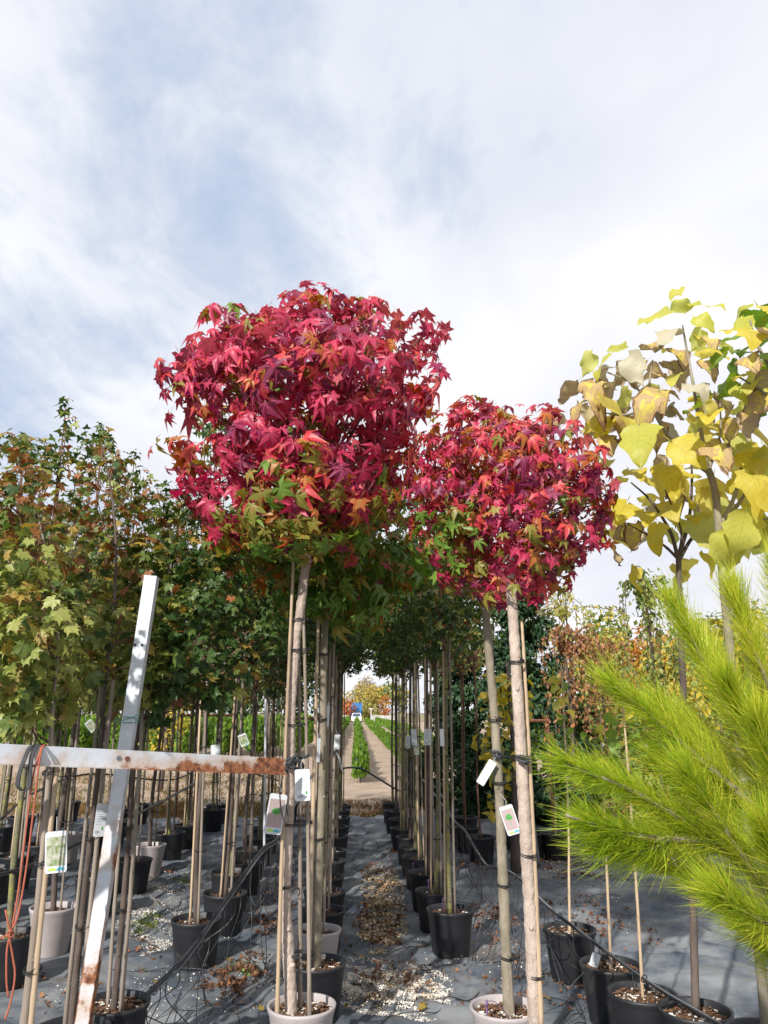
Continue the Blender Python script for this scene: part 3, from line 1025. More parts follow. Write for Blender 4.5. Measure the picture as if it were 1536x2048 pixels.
def round_tree(name, label, x, y, h, w, mats, size, per, seed, cat='tree', z0=0.0, group=None, weights=None):
    rr = random.Random(seed)
    cl = []
    for k in range(11):
        a = rr.uniform(0, 6.28)
        f = rr.uniform(.0, 1)
        rad = w * .5 * (1 - .55 * abs(f - .4))
        q = rr.uniform(.25, .75)
        cl.append((Vector((x + math.cos(a) * rad * q, y + math.sin(a) * rad * q, z0 + h * (.27 + .6 * f))), w * rr.uniform(.17, .27)))
    return leafy(name, label, cat, (x, y, z0), cl, mats, per, size, group, [([(x, y, z0 - .1), (x + .05 * w, y, z0 + h * .4), (x, y, z0 + h * .8)], h * .022, h * .006)], seed=seed, weights=weights)


def X(px, d):
    return P(px, 1425, d).x


round_tree('yellow_tree', 'rounded golden tree behind the blue truck', X(716, 168), 168, 7.6, 8.5, [LM_YEL2, LM_PALE, LM_YEL], .5, 5, 1, weights=[5, 1.5, 1])
round_tree('yellow_tree', 'golden yellow tree right of the white post at the end of the lane', X(752, 172), 172, 7.4, 7.0, [LM_YEL2, LM_YEL], .5, 5, 2, weights=[2, 2])
round_tree('bare_tree', 'tall pale leafless looking tree above the yellow trees', X(737, 190), 190, 10.5, 7, [LM_TAN, LM_YEL2], .5, 4, 3, weights=[6, 1])
round_tree('red_tree', 'red bush like tree left of the blue truck', X(686, 150), 150, 4.6, 4.6, [LM_RED, LM_ORG], .55, 3, 4)
round_tree('red_tree', 'slim red tree right of the golden yellow tree', X(771, 150), 150, 5.4, 2.6, [LM_RED, LM_ORG], .55, 3, 5)
round_tree('green_tree', 'green and ochre tree at the right end of the far tree line', X(790, 155), 155, 7.5, 7, [LM_GRN, LM_YEL], .65, 2.4, 6, weights=[3, 1])
round_tree('ochre_tree', 'low ochre tree behind the white post in the lane', X(738, 160), 160, 4.6, 5, [LM_YEL2, LM_PALE], .45, 4, 7)
rr_ = random.Random(5)
for i in range(15):
    px_ = -60 + i * 47
    d_ = 74 + rr_.uniform(-9, 9)
    k = i % 5
    lab = ['dark green tree in the far belt behind the maple stems', 'mid green tree in the far belt behind the hedge rows'][i % 2]
    round_tree('green_tree', lab, X(px_, d_), d_, rr_.uniform(6.5, 9.5), rr_.uniform(5, 7), [LM_GRN, LM_DARK, LM_YEL], .5, 4.5, 20 + i, group='dark trees of the far belt' if i % 2 == 0 else 'mid green trees of the far belt', weights=[2, 3, .15] if k else [2, 2, .6])
round_tree('yellow_tree', 'small yellow tree seen under the maples right of the white post', X(330, 19), 19, 3.6, 1.5, [LM_YEL, LM_GRN], .10, 60, 50, weights=[5, 1])


def far_vehicles():
    d = 140.0
    # white car
    x, y = X(713, d), d
    root = thing('white_car', 'white car parked facing the camera at the end of the lane', 'car', (x, y, 0))
    mw = simple('white_car_paint', (0.8, 0.81, 0.83), (0.78, 0.79, 0.81), rough=0.25, spec=0.5)
    mg = simple('car_glass', (0.04, 0.07, 0.11), (0.05, 0.08, 0.12), rough=0.12, spec=0.6)
    mb = simple('blue_tarpaulin', (0.04, 0.17, 0.42), (0.035, 0.14, 0.36), rough=0.5)
    md = simple('dark_plastic', (0.03, 0.03, 0.033), rough=0.5)
    b = MB()
    sec = [(-2.1, .35, .62, .82), (-2.0, .3, .85, .88), (-1.0, .3, 1.0, .9), (1.9, .3, 1.0, .9), (2.1, .4, .9, .85)]
    vs = []
    for yy, zl, zh, hw in sec:
        vs += [(x - hw, y + yy, zl), (x + hw, y + yy, zl), (x + hw, y + yy, zh), (x - hw, y + yy, zh)]
    fs = [(3, 2, 1, 0), (16, 17, 18, 19)]
    for i in range(4):
        for k in range(4):
            fs.append((i * 4 + k, i * 4 + (k + 1) % 4, i * 4 + 4 + (k + 1) % 4, i * 4 + 4 + k))
    b.add(vs, fs)
    b.add([(x - .85, y - 1.0, 1.0), (x + .85, y - 1.0, 1.0), (x + .68, y - .3, 1.62), (x - .68, y - .3, 1.62), (x - .85, y + 1.8, 1.0), (x + .85, y + 1.8, 1.0), (x + .68, y + 1.3, 1.62), (x - .68, y + 1.3, 1.62)],
          [(3, 2, 6, 7), (0, 3, 7, 4), (1, 5, 6, 2), (4, 7, 6, 5), (0, 1, 2, 3)])
    b.build('body', mw, root, False)
    w = MB(); w.add([(x - .74, y - 1.0, 1.06), (x + .74, y - 1.0, 1.06), (x + .6, y - .42, 1.56), (x - .6, y - .42, 1.56)], [(0, 1, 2, 3)])
    w.build('windscreen', mg, root, False)
    for s in (-1, 1):
        h = MB(); h.box((x + s * .62, y - 2.1, .68), (.32, .08, .14)); h.build('headlight', M_TAG, root, False)
        for yy in (-1.3, 1.3):
            t = MB(); t.tube([(x + s * .9, y + yy, .32), (x + s * .7, y + yy, .32)], .32, 14); t.build('wheel', md, root, False)
    gr = MB(); gr.box((x, y - 2.1, .52), (.9, .06, .16)); gr.build('grille', md, root, False)
    # blue truck behind
    x2, y2 = X(712, 152), 152.0
    root = thing('blue_truck', 'truck with a blue tarpaulin body parked behind the white car', 'truck', (x2, y2, 0))
    b = MB(); b.box((x2, y2 + 2.5, 2.2), (2.3, 5.5, 2.6)); b.build('cargo_body', mb, root, False)
    b = MB(); b.box((x2, y2 - 1.2, 1.4), (2.0, 1.7, 1.6)); b.build('cab', mb, root, False)
    b = MB(); b.box((x2, y2 - 2.06, 1.75), (1.7, .03, .6)); b.build('windscreen', mg, root, False)
    for s in (-1, 1):
        for yy in (-1.2, 3.8):
            t = MB(); t.tube([(x2 + s * 1.0, y2 + yy, .45), (x2 + s * .75, y2 + yy, .45)], .45, 14); t.build('wheel', md, root, False)
    # crates and pallets at the end of the field
    mc = simple('bleached_wood', (0.55, 0.54, 0.55), (0.42, 0.41, 0.42), rough=0.8, scale=3)
    for lab, px, dd, wd, ht in (('grey bleached pallet crate right of the lane end', 777, 132, 3.0, 1.25), ('pale crate beside the right lane behind the white car', 755, 135, 2.0, 1.3),
                                ('long stack of pale crates behind the hedge left of the pale trunk', 598, 100, 5.6, 1.6), ('white crate at the left end of the lane', 688, 130, 1.6, 1.3)):
        cx = X(px, dd)
        root = thing('pallet_crate', lab, 'crate', (cx, dd, 0))
        n = 5
        for k in range(n):
            q = MB(); q.box((cx, dd, .12 + k * ht / n), (wd, .9, ht / n * .68)); q.build('plank', mc, root, False)
        q = MB()
        for s in (-1, 1):
            q.box((cx + s * (wd / 2 - .08), dd - .47, ht * .5), (.12, .04, ht))
        q.build('corner_post', mc, root, False)
    # white T post
    px_ = X(742, 138)
    b = MB(); b.box((px_, 138, 1.15), (.13, .13, 2.3)); b.box((px_, 138, 2.35), (.8, .12, .12))
    tag(b.build('white_post', M_TAG, None, False), 'white T shaped post standing at the end of the lane', 'post')
    # pale tower block far away
    bx = X(613, 420)
    root = thing('tower_block', 'pale grey tower block far away between the front trunks', 'building', (bx, 420, 0))
    mwall = simple('pale_concrete', (0.42, 0.46, 0.5), (0.40, 0.44, 0.48), rough=0.8, scale=.1)
    b = MB(); b.box((bx, 425, 8.5), (10, 10, 17)); b.build('wall', mwall, root, False)
    for r_ in range(5):
        for c_ in range(3):
            q = MB(); q.box((bx - 3 + c_ * 3, 419.98, 4 + r_ * 3), (1.6, .1, 1.4)); q.build('window', mg, root, False)
    # greenhouse with white wall on the right
    gx, gy = X(1215, 30), 30.0
    root = thing('white_shed', 'low white shed with a pale roof behind the weeping trees', 'building', (gx, gy, 0))
    b = MB(); b.box((gx, gy + 2, .62), (2.6, 4, 1.24)); b.build('wall', M_TAG, root, False)
    b = MB(); b.add([(gx - 2.6, gy - .3, 2.25), (gx + 1.6, gy - .3, 2.25), (gx + 1.6, gy + 4, 2.9), (gx - 2.6, gy + 4, 2.9), (gx - 2.6, gy - .3, 2.15), (gx + 1.6, gy - .3, 2.15), (gx + 1.6, gy + 4, 2.8), (gx - 2.6, gy + 4, 2.8)],
                    [(0, 1, 2, 3), (7, 6, 5, 4), (0, 4, 5, 1), (1, 5, 6, 2), (2, 6, 7, 3), (3, 7, 4, 0)])
    b.build('roof', simple('pale_sheet', (0.62, 0.68, 0.72), rough=0.4), root, False)
    for s in (-2.5, 1.5):
        b = MB(); b.box((gx + s, gy - .1, 1.1), (.08, .08, 2.2)); b.build('post', M_RUST, root, False)


far_vehicles()


# arborvitae rows in the field
def thuja_mesh(seed, n, h=.8, w=.36, big=1.0):
    rng = np.random.default_rng(seed)
    ls = small([LM_THUJA, LM_DARK])
    t = rng.random(n) ** .8
    a = rng.uniform(0, 6.28, n)
    rad = w * .5 * np.minimum(1.0, 2.6 * (1 - t) ** .8) * (.75 + .25 * np.minimum(1, t * 5)) * rng.uniform(.55, 1.08, n)
    pos = np.stack([np.cos(a) * rad, np.sin(a) * rad, .06 + t * h * .93], 1)
    out = np.stack([np.cos(a), np.sin(a), np.zeros(n)], 1)
    Y = norm(out * .35 + np.array([0, 0, 1.0]) + rng.normal(0, .22, (n, 3)))
    Z = norm(out + rng.normal(0, .5, (n, 3)))
    Z = norm(Z - Y * np.sum(Z * Y, 1, keepdims=True))
    Xx = np.cross(Y, Z)
    rot = np.stack([Xx, Y, Z], 2)
    return scatter_mesh('foliage', ls, pos, rot, rng.uniform(.09, .16, n) * big, rng.integers(0, 2, n), (rng.random(n) < .08).astype(int))


def arborvitae():
    meshes = [thuja_mesh(40 + i, 420) for i in range(4)]
    b = MB(); b.tube([(0, 0, -.06), (0, 0, .3)], [.014, .01], 6)
    stem = b.mesh('stem', M_BARK3)
    rows = [(.15, 21.0, 62, .92, 'centre row between the two dirt lanes'), (1.66, 22.5, 58, .82, 'first row right of the centre row'), (3.45, 24, 44, .85, 'second row right of the centre row'),
            (-1.25, 33, 54, 1.15, 'first row left of the centre row')]
    for k in range(13):
        rows.append((-2.7 - 1.42 * k, 33.0 + rr_.uniform(-.5, .5), 37.2, 1.62, 'dense block of rows behind the potted maples'))
    cnt, rest = 0, []
    rr = random.Random(8)
    for x, y0, y1, s, where in rows:
        y = y0
        while y < y1:
            q = (x + rr.uniform(-.05, .05), y, s * rr.uniform(.85, 1.12))
            if cnt < 300:
                lab = 'small bright green arborvitae in the ' + where
                if y == y0 and x == .15:
                    lab = 'nearest bright green arborvitae at the head of the centre row'
                root = thing('arborvitae', lab, 'arborvitae', (q[0], y, earth_z(x, y)), 'arborvitae in the ' + where)
                root.rotation_euler = (0, 0, rr.uniform(0, 6.3))
                root.scale = (q[2] * .98, q[2] * .98, q[2])
                link('foliage', meshes[rr.randrange(4)], root)
                link('stem', stem, root)
                cnt += 1
            else:
                rest.append(q)
            y += .50 * rr.uniform(.9, 1.1) * (1.0 if s < 1.3 else 1.15)
        yy = y1
        while yy < (134 if x > -2 else 46):
            rest.append((x + rr.uniform(-.06, .06), yy, s * rr.uniform(.85, 1.15)))
            yy += .55 if yy < 90 else .8
    rng = np.random.default_rng(3)
    ls = small([LM_THUJA, LM_DARK])
    N = 46
    B = np.array(rest)
    m = len(B)
    t = rng.random((m, N)) ** .8
    a = rng.uniform(0, 6.28, (m, N))
    rad = .18 * np.minimum(1.0, 2.6 * (1 - t) ** .8) * rng.uniform(.5, 1.08, (m, N))
    sc = B[:, 2:3]
    pos = np.stack([B[:, 0:1] + np.cos(a) * rad * sc, B[:, 1:2] + np.sin(a) * rad * sc, (.04 + t * .74) * sc], 2).reshape(-1, 3)
    out = np.stack([np.cos(a), np.sin(a), np.zeros_like(a)], 2).reshape(-1, 3)
    n = len(pos)
    Y = norm(out * .35 + np.array([0, 0, 1.0]) + rng.normal(0, .22, (n, 3)))
    Z = norm(out + rng.normal(0, .5, (n, 3)))
    Z = norm(Z - Y * np.sum(Z * Y, 1, keepdims=True))
    rot = np.stack([np.cross(Y, Z), Y, Z], 2)
    me = scatter_mesh('arborvitae_hedge', ls, pos, rot, rng.uniform(.22, .38, n), rng.integers(0, 2, n), (rng.random(n) < .08).astype(int))
    tag(link('arborvitae_hedge', me), 'far ends of the bright green arborvitae rows', 'hedge', kind='stuff')


arborvitae()


# dark conifer, weeping and yellow trees on the right
def right_background():
    rr = random.Random(11)
    # big dark conifer
    for lab, px, d, h, w, sd in (('big dark green conifer behind the two right front trunks', 1045, 13.6, 4.2, 2.7, 1), ('dark conifer left of the big one behind the slim stems', 935, 15.5, 3.9, 2.5, 2),
                                 ('low dark conifer bush at the foot of the big conifer', 1110, 12.8, 1.6, 1.5, 3)):
        x = X(px, d)
        cl = []
        n = 64 if h > 3 else 20
        for k in range(n):
            f = (k + .5) / n
            rad = w * .5 * (1 - f * .8)
            a = rr.uniform(0, 6.28)
            q = rr.uniform(.35, 1.0)
            cl.append((Vector((x + math.cos(a) * rad * q, d + math.sin(a) * rad * q, .15 + f * (h - .3))), rr.uniform(.16, .30) * (1.1 - .4 * f)))
        leafy('conifer_tree', lab, 'conifer', (x, d, 0), cl, [LM_DARK, LM_GRN], 470, .10, None, [([(x, d, -.1), (x, d, h * .5), (x, d, h * .98)], .06, .01)], seed=sd, weights=[9, .7], down=.9)
    # weeping trees with hanging strands
    wd = (('brown_weeping_tree', 'weeping tree hung with withered brown leaves', 1128, 11.0, 1268, 80, [LM_BRN, LM_ORG, LM_PALE], [7, .6, 1]),
          ('brown_weeping_tree', 'second brown weeping tree with arching bare top branch', 1195, 12.2, 1285, 72, [LM_BRN, LM_PALE, LM_YEL], [4, 3, 2]),
          ('green_weeping_maple', 'slim weeping tree with dark stem and green hanging sprays', 1288, 9.6, 1170, 75, [LM_GRN, LM_PALE], [3, 2]),
          ('yellow_weeping_tree', 'yellow green weeping tree just right of the red crowns', 1130, 14.5, 1190, 120, [LM_PALE, LM_YEL], [4, 2]))
    for nm, lab, px, d, pyt, wpx, mats, wts in wd:
        top = P(px, pyt, d)
        base = Vector((top.x + rr.uniform(-.1, .1), d, 0))
        root = thing(nm, lab, 'tree', base)
        r = wpx * mpp(top)
        strands, tb, pos, out = [], MB(), [], []
        head = Vector((top.x, d, top.z - .35 * r))
        tb.tube(smoothpath([base, Vector((top.x + .04, d, top.z * .5)), head], 14), [.028 - .014 * i / 13 for i in range(14)], 7)
        tb.build('trunk', M_BARK3, root)
        bb = MB()
        for k in range(15):
            a = rr.uniform(0, 6.28)
            q = r * rr.uniform(.15, 1.1)
            e = head + Vector((math.cos(a) * q, math.sin(a) * q, rr.uniform(-.1, .1)))
            m_ = head.lerp(e, rr.uniform(.35, .6)) + Vector((rr.uniform(-.1, .1), 0, rr.uniform(.02, .55) * r))
            L = rr.uniform(.5, 1.5)
            path = smoothpath([head, m_, e, e + Vector((rr.uniform(-.05, .05), 0, -L * .5)), e + Vector((rr.uniform(-.08, .08), 0, -L))], 18)
            bb.tube(path, [.008 - .0055 * i / 17 for i in range(18)], 4)
            for p in path[1:]:
                for _ in range(rr.randrange(2, 11)):
                    o = Vector((rr.gauss(0, 1), rr.gauss(0, 1), rr.gauss(0, .6))).normalized()
                    pos.append(p + o * rr.uniform(.01, .085) + Vector((0, 0, rr.uniform(-.05, .05))))
                    out.append(o)
        bb.build('branches', M_TWIG, root)
        rng = np.random.default_rng(px)
        pos = np.array([tuple(p) for p in pos]); out = np.array([tuple(o) for o in out])
        n = len(pos)
        w = np.array(wts, float)
        me = scatter_mesh('leaves', small(mats), pos - np.array(base), frames(out, rng, .3, 1.0, .8, .2, .4), rng.uniform(.045, .085, n), rng.integers(0, 2, n), rng.choice(len(mats), n, p=w / w.sum()))
        link('leaves', me, root, kind='stuff')
    # mixed yellow, orange and green trees
    mix = (('orange tree glowing behind the slim weeping tree', 'orange_tree', 1262, 17, 1255, 95, [LM_ORG, LM_YEL], [4, 1]),
           ('tall thin yellow green tree left of the slim weeping tree', 'yellow_tree', 1235, 14, 1225, 50, [LM_PALE, LM_YEL, LM_ORG], [3, 2, 1]),
           ('orange and yellow shrub between the weeping trees and the pine', 'orange_tree', 1225, 18, 1300, 70, [LM_ORG, LM_YEL, LM_PALE], [2, 2, 1]),
           ('yellow tree behind the pine branches right of the orange tree', 'yellow_tree', 1320, 15, 1265, 85, [LM_YEL, LM_PALE, LM_ORG], [4, 2, 1]),
           ('pale green and yellow tree behind the brown weeping trees', 'yellow_tree', 1190, 19, 1210, 100, [LM_PALE, LM_YEL, LM_GRN], [3, 2, 2]),
           ('yellow catalpa bush showing between the two right front trunks', 'yellow_tree', 1010, 9.2, 1225, 72, [LM_YEL, LM_PALE], [4, 1]),
           ('upright yellow sapling left of the paler catalpa trunk', 'yellow_tree', 1400, 12, 1140, 60, [LM_YEL, LM_PALE], [3, 2]),
           ('upright yellow sapling right of the catalpa trunks', 'yellow_tree', 1470, 12, 1130, 60, [LM_YEL, LM_PALE], [3, 2]),
           ('dull green tree behind the pine at the right edge', 'green_tree', 1420, 20, 1235, 150, [LM_GRN, LM_PALE, LM_YEL], [3, 2, 1]),
           ('brown and green shrub low behind the pine', 'green_shrub', 1310, 10, 1400, 110, [LM_GRN, LM_BRN, LM_PALE], [3, 1, 1]),
           ('grey green shrub at the right edge behind the pine', 'green_shrub', 1500, 9, 1380, 120, [LM_GRN, LM_PALE], [3, 1]),
           ('orange tree far behind at the right edge', 'orange_tree', 1520, 24, 1270, 110, [LM_ORG, LM_YEL], [2, 3]),
           ('green bush behind the weeping trees left of the white shed', 'green_shrub', 1160, 16, 1350, 110, [LM_GRN, LM_DARK], [2, 1]),
           ('yellow green bush under the slim weeping tree', 'green_shrub', 1255, 13, 1370, 70, [LM_PALE, LM_GRN, LM_YEL], [2, 2, 1]),
           ('green bush at the end of the right pot row', 'green_shrub', 830, 17, 1460, 45, [LM_GRN, LM_PALE], [3, 1]))
    for i, (lab, nm, px, d, pyt, wpx, mats, wts) in enumerate(mix):
        top = P(px, pyt, d)
        w = 2 * wpx * mpp(top)
        sz = (.16 if 'catalpa' in lab else .105) * (d / 13) ** .5
        round_tree(nm, lab, top.x, d, top.z, w, mats, sz, 30 if 'catalpa' in lab else 150 * 13 / d, 80 + i, cat='shrub' if 'shrub' in nm else 'tree', weights=wts)


right_background()
#@@TREES


# ------------------------------------------------------------------ potted trees
def px_path(lst, d, z_end=.27):
    pts = [P(x, y, d) for x, y in lst]
    if pts[0].z > z_end:
        a, b = pts[0], pts[1]
        t = (a.z - z_end) / (b.z - a.z)
        pts.insert(0, a + (a - b) * t)
    elif pts[0].z < z_end:
        pts[0] = at_height(pts, z_end)
    return pts


def clumps_px(lst, d, mirror=True):
    out = []
    for px, py, r, dz in lst:
        c = P(px, py, d + dz)
        out.append((c, r * mpp(c)))
        if mirror and dz < -.08:
            c2 = P(px, py, d - dz)
            out.append((c2, r * mpp(c)))
    return out


def branches(root, start_path, clumps, mat, n, r0, seed):
    rr = random.Random(seed)
    pick = rr.sample(range(len(clumps)), min(n, len(clumps)))
    top = start_path[-1]
    low = start_path[-2]
    for i in pick:
        c = clumps[i][0]
        s = low.lerp(top, rr.uniform(.75, 1.0))
        L = (c - s).length
        mid = s.lerp(c, .5) + Vector((rr.uniform(-.06, .06), rr.uniform(-.06, .06), .12 * L))
        b = MB()
        p = smoothpath([s, mid, c], 9)
        b.tube(p, [max(.003, r0 * (1 - .085 * k)) for k in range(9)], 6)
        for _ in range(4):
            q = p[rr.randrange(4, 9)]
            e = q + Vector((rr.gauss(0, 1), rr.gauss(0, 1), rr.gauss(.4, .8))).normalized() * clumps[i][1] * .9
            b.tube([q, q.lerp(e, .5) + Vector((0, 0, .02)), e], [.004, .003, .0015], 4)
        b.build('branch', mat, root).parent = next(c for c in root.children if c.name.startswith('trunk'))


def potted(name, label, cat, base, kind, near=True, group=None, pot=True, yaw=0.0):
    root = thing(name, label, cat, (base.x, base.y, fh(base.x, base.y) - .006), group)
    me, rt, h = pot_mesh(kind)
    po = link('pot', me, root, Matrix.Rotation(yaw, 4, 'Z'))
    link('soil', soil_mesh(kind, near), po, Matrix.Rotation(yaw, 4, 'Z'))
    return root


def sweet_pal(n, rng, w, pos=None):
    """palette index per leaf; neighbouring leaves tend to share their stage of colour"""
    w = np.array(w, float)
    w = w / w.sum(axis=1, keepdims=True)
    c = np.cumsum(w, 1)
    u = rng.random(n)
    if pos is not None:
        k = np.array([noise.noise((p[0] * 3.2, p[1] * 3.2, p[2] * 3.2)) for p in pos])
        u = np.abs(.5 + .85 * k + .78 * (u - .5))
        u = np.where(u > 1, 2 - u, u)
    return np.minimum((u[:, None] > c).sum(1), 5)


# --- the tall red sweetgum in the middle
def main_sweetgum():
    d = 4.36
    path = px_path([(583, 2048), (580, 1965), (576, 1890), (570, 1800), (573, 1716), (577, 1620), (580, 1525), (580, 1450), (582, 1400), (588, 1329), (592, 1271), (600, 1224), (608, 1154), (614, 1107), (612, 1030)], d)
    base = Vector((P(603, 2010, d - .02).x, d, 0))
    root = potted('sweetgum_tree', 'tall sweetgum with large crimson crown and pale corky trunk in grey front pot', 'tree', base, 'g')
    trunk_obj(root, path, .031, .025, M_BARK, 190, 26, jit=.075, seed=3, knots=9)
    c = cane_obj(root, P(553, 2075, d - .09), P(588, 1100, d - .03), .0105, seed=1)
    cane_obj(root, P(619, 2070, d - .07), P(604, 1130, d + .01), .0105, M_CANE2, seed=2)
    cane_obj(root, P(600, 2060, d + .05), P(596, 1230, d + .05), .0115, M_CANE2, .02, seed=5)
    for py, cx, w in ((1240, 596, 22), (1300, 597, 24), (1450, 592, 26), (1648, 590, 34), (1773, 569, 20), (1910, 603, 26)):
        p = P(cx, py, d)
        tie_obj(root, p, w * mpp(p), .035, seed=py)
    cl = [(630, 640, 72, -.1), (600, 610, 42, .05), (460, 660, 62, -.05), (735, 655, 64, -.1), (850, 665, 42, 0), (835, 750, 62, 0), (352, 745, 44, 0), (390, 800, 64, 0), (420, 710, 50, -.1),
          (540, 690, 78, -.35), (650, 715, 84, -.5), (745, 735, 78, -.4), (455, 755, 78, -.3), (560, 770, 60, -.55), (665, 790, 52, -.5), (760, 800, 55, -.3), (850, 800, 38, 0),
          (590, 905, 70, -.55), (500, 890, 66, -.35), (690, 955, 82, -.42), (775, 880, 58, -.1), (430, 930, 66, -.05), (460, 1025, 60, -.15), (560, 1005, 80, -.45), (650, 1015, 78, -.48),
          (735, 1000, 66, -.25), (775, 960, 46, 0), (620, 1075, 55, -.3), (530, 1070, 52, -.2), (700, 1075, 48, -.1), (345, 905, 40, .1), (385, 965, 42, .05), (440, 1090, 34, -.1),
          (600, 780, 140, 0), (600, 930, 120, 0)]
    C = clumps_px(cl, d)
    rng = np.random.default_rng(12)
    pos, out, idx = shell(C, 108, rng, .60, .5)
    axis = np.array(P(605, 850, d))
    n = len(pos)
    rel = pos - axis
    outw = np.clip(np.linalg.norm(rel * np.array([1, 1, .9]), axis=1) / .85, 0, 1.3)
    z1, z0 = P(600, 560, d).z, P(600, 1110, d).z
    f = np.clip((pos[:, 2] - z0) / (z1 - z0), 0, 1)
    W = np.zeros((n, 6))
    hi = np.clip((f - .03) / .24, 0, 1)
    o = np.clip((outw - .35) / .4, 0, 1)
    W[:, 0] = .16 + .55 * hi * (.35 + .65 * o)
    W[:, 1] = .09 + .19 * hi
    W[:, 2] = .06 + .24 * o * hi
    W[:, 3] = .06 + .12 * (1 - hi)
    W[:, 4] = .05 + .50 * (1 - hi) + .12 * (1 - o)
    W[:, 5] = .002 + .34 * (1 - hi) + .03 * (1 - o)
    left_low = (rel[:, 0] < -.55) & (f < .5)
    W[left_low, 3] += .4
    pal = sweet_pal(n, rng, W, pos)
    od = norm(out * .6 + norm(rel) * .6)
    rot = frames(od, rng, .5, .75, .95, .38, .45)
    crown(root, SWEET, pos, rot, .075 + .09 * rng.random(n) ** .8, rng.integers(0, 6, n), pal, 300)
    branches(root, path, C, M_TWIG, 16, .014, 4)
    return root


main_sweetgum()


# --- the two red sweetgums on the right of the aisle
def right_sweetgums():
    rng = np.random.default_rng(21)
    d1 = 4.2
    path = px_path([(1019, 2048), (1012, 1900), (1005, 1740), (1001, 1640), (997, 1560), (986, 1400), (976, 1290), (971, 1200), (972, 1130)], d1)
    base = Vector((P(1011, 2030, d1).x, d1, 0))
    r1 = potted('sweetgum_tree', 'sweetgum with red crown turning green below, in grey pot right of the aisle', 'tree', base, 'g', yaw=1.0)
    trunk_obj(r1, path, .029, .019, M_BARK2, 120, 20, jit=.07, seed=5, knots=10)
    cane_obj(r1, P(1027, 2060, d1 - .02), P(981, 1250, d1 + .05), .011, M_CANE2, seed=4)
    for py, cx in ((1440, 989), (1565, 999), (1770, 1009), (1915, 1016)):
        p = P(cx, py, d1)
        tie_obj(r1, p, .034, .034, seed=py)
    d2 = 3.7
    path2 = px_path([(1070, 2048), (1062, 1850), (1053, 1700), (1045, 1560), (1036, 1400), (1027, 1250), (1023, 1180), (1030, 1100)], d2)
    base2 = Vector((path2[0].x, d2, 0))
    r2 = potted('sweetgum_tree', 'nearest red sweetgum right of the aisle, its straight trunk tied to a cane', 'tree', base2, 'g', yaw=2.0)
    trunk_obj(r2, path2, .031, .023, M_BARK, 120, 20, jit=.06, seed=8, knots=8)
    cane_obj(r2, P(1083, 2060, d2 - .03), P(1043, 1240, d2 + .03), .011, seed=6)
    for py, cx in ((1324, 1033), (1515, 1047), (1710, 1058), (1952, 1072)):
        p = P(cx, py, d2)
        tie_obj(r2, p, .036, .034, seed=py)
    a = [(845, 985, 52, -.05), (835, 930, 40, .05), (870, 895, 44, 0), (850, 1050, 50, 0), (905, 1130, 46, -.05), (930, 815, 34, 0), (900, 870, 54, -.05), (960, 850, 50, -.1), (855, 930, 50, 0), (940, 930, 74, -.3), (890, 1000, 66, -.25), (970, 1010, 66, -.32), (930, 1080, 64, -.28), (870, 1080, 54, -.05),
         (970, 1140, 56, -.2), (920, 1150, 44, -.05), (985, 1185, 36, -.05), (1000, 940, 90, .1), (930, 1000, 80, .1)]
    b = [(1010, 850, 52, -.05), (1080, 850, 50, -.05), (1040, 890, 62, -.2), (1130, 890, 55, -.05), (1195, 925, 36, 0), (1140, 950, 64, -.15), (1060, 950, 74, -.32), (1180, 990, 52, 0), (1100, 1020, 70, -.26),
         (1040, 1040, 70, -.32), (1160, 1060, 46, 0), (1090, 1095, 60, -.18), (1030, 1120, 60, -.2), (1110, 1140, 40, -.05), (1200, 1045, 24, 0), (1080, 960, 90, .1), (1215, 1075, 18, 0), (1205, 985, 36, 0), (1190, 1010, 44, .1), (1130, 1110, 44, 0), (1060, 1165, 40, -.05), (1010, 1170, 44, .05)]
    for root, path_, lst, d, sd in ((r1, path, a, 4.1, 1), (r2, path2, b, 3.75, 2)):
        C = clumps_px(lst, d)
        pos, out, idx = shell(C, 170, rng, .55, .5)
        n = len(pos)
        z1, z0 = P(1030, 800, d).z, P(1030, 1200, d).z
        f = np.clip((pos[:, 2] - z0) / (z1 - z0), 0, 1)
        px_left = np.clip((P(1010, 1000, d).x - pos[:, 0]) / .35, 0, 1)
        low = np.clip((.5 - f) / .35, 0, 1)
        W = np.zeros((n, 6))
        W[:, 0] = .30 + .1 * f
        W[:, 1] = .16 + .1 * (1 - px_left)
        W[:, 2] = .10 + .36 * np.clip((f - .5) * 2, 0, 1)
        W[:, 3] = .13 + .14 * f
        W[:, 4] = .08 + .25 * low
        W[:, 5] = .004 + .9 * low * px_left + .18 * np.clip((.16 - f) / .16, 0, 1)
        pal = sweet_pal(n, rng, W, pos)
        ax = np.array(P(1030, 1010, 3.95))
        od = norm(out * .6 + norm(pos - ax) * .6)
        crown(root, SWEET, pos, frames(od, rng, .5, .8, .9, .42, .45), .055 + .062 * rng.random(n), rng.integers(0, 6, n), pal, 300)
        branches(root, path_, C, M_TWIG, 14, .012, 6 + sd)


right_sweetgums()


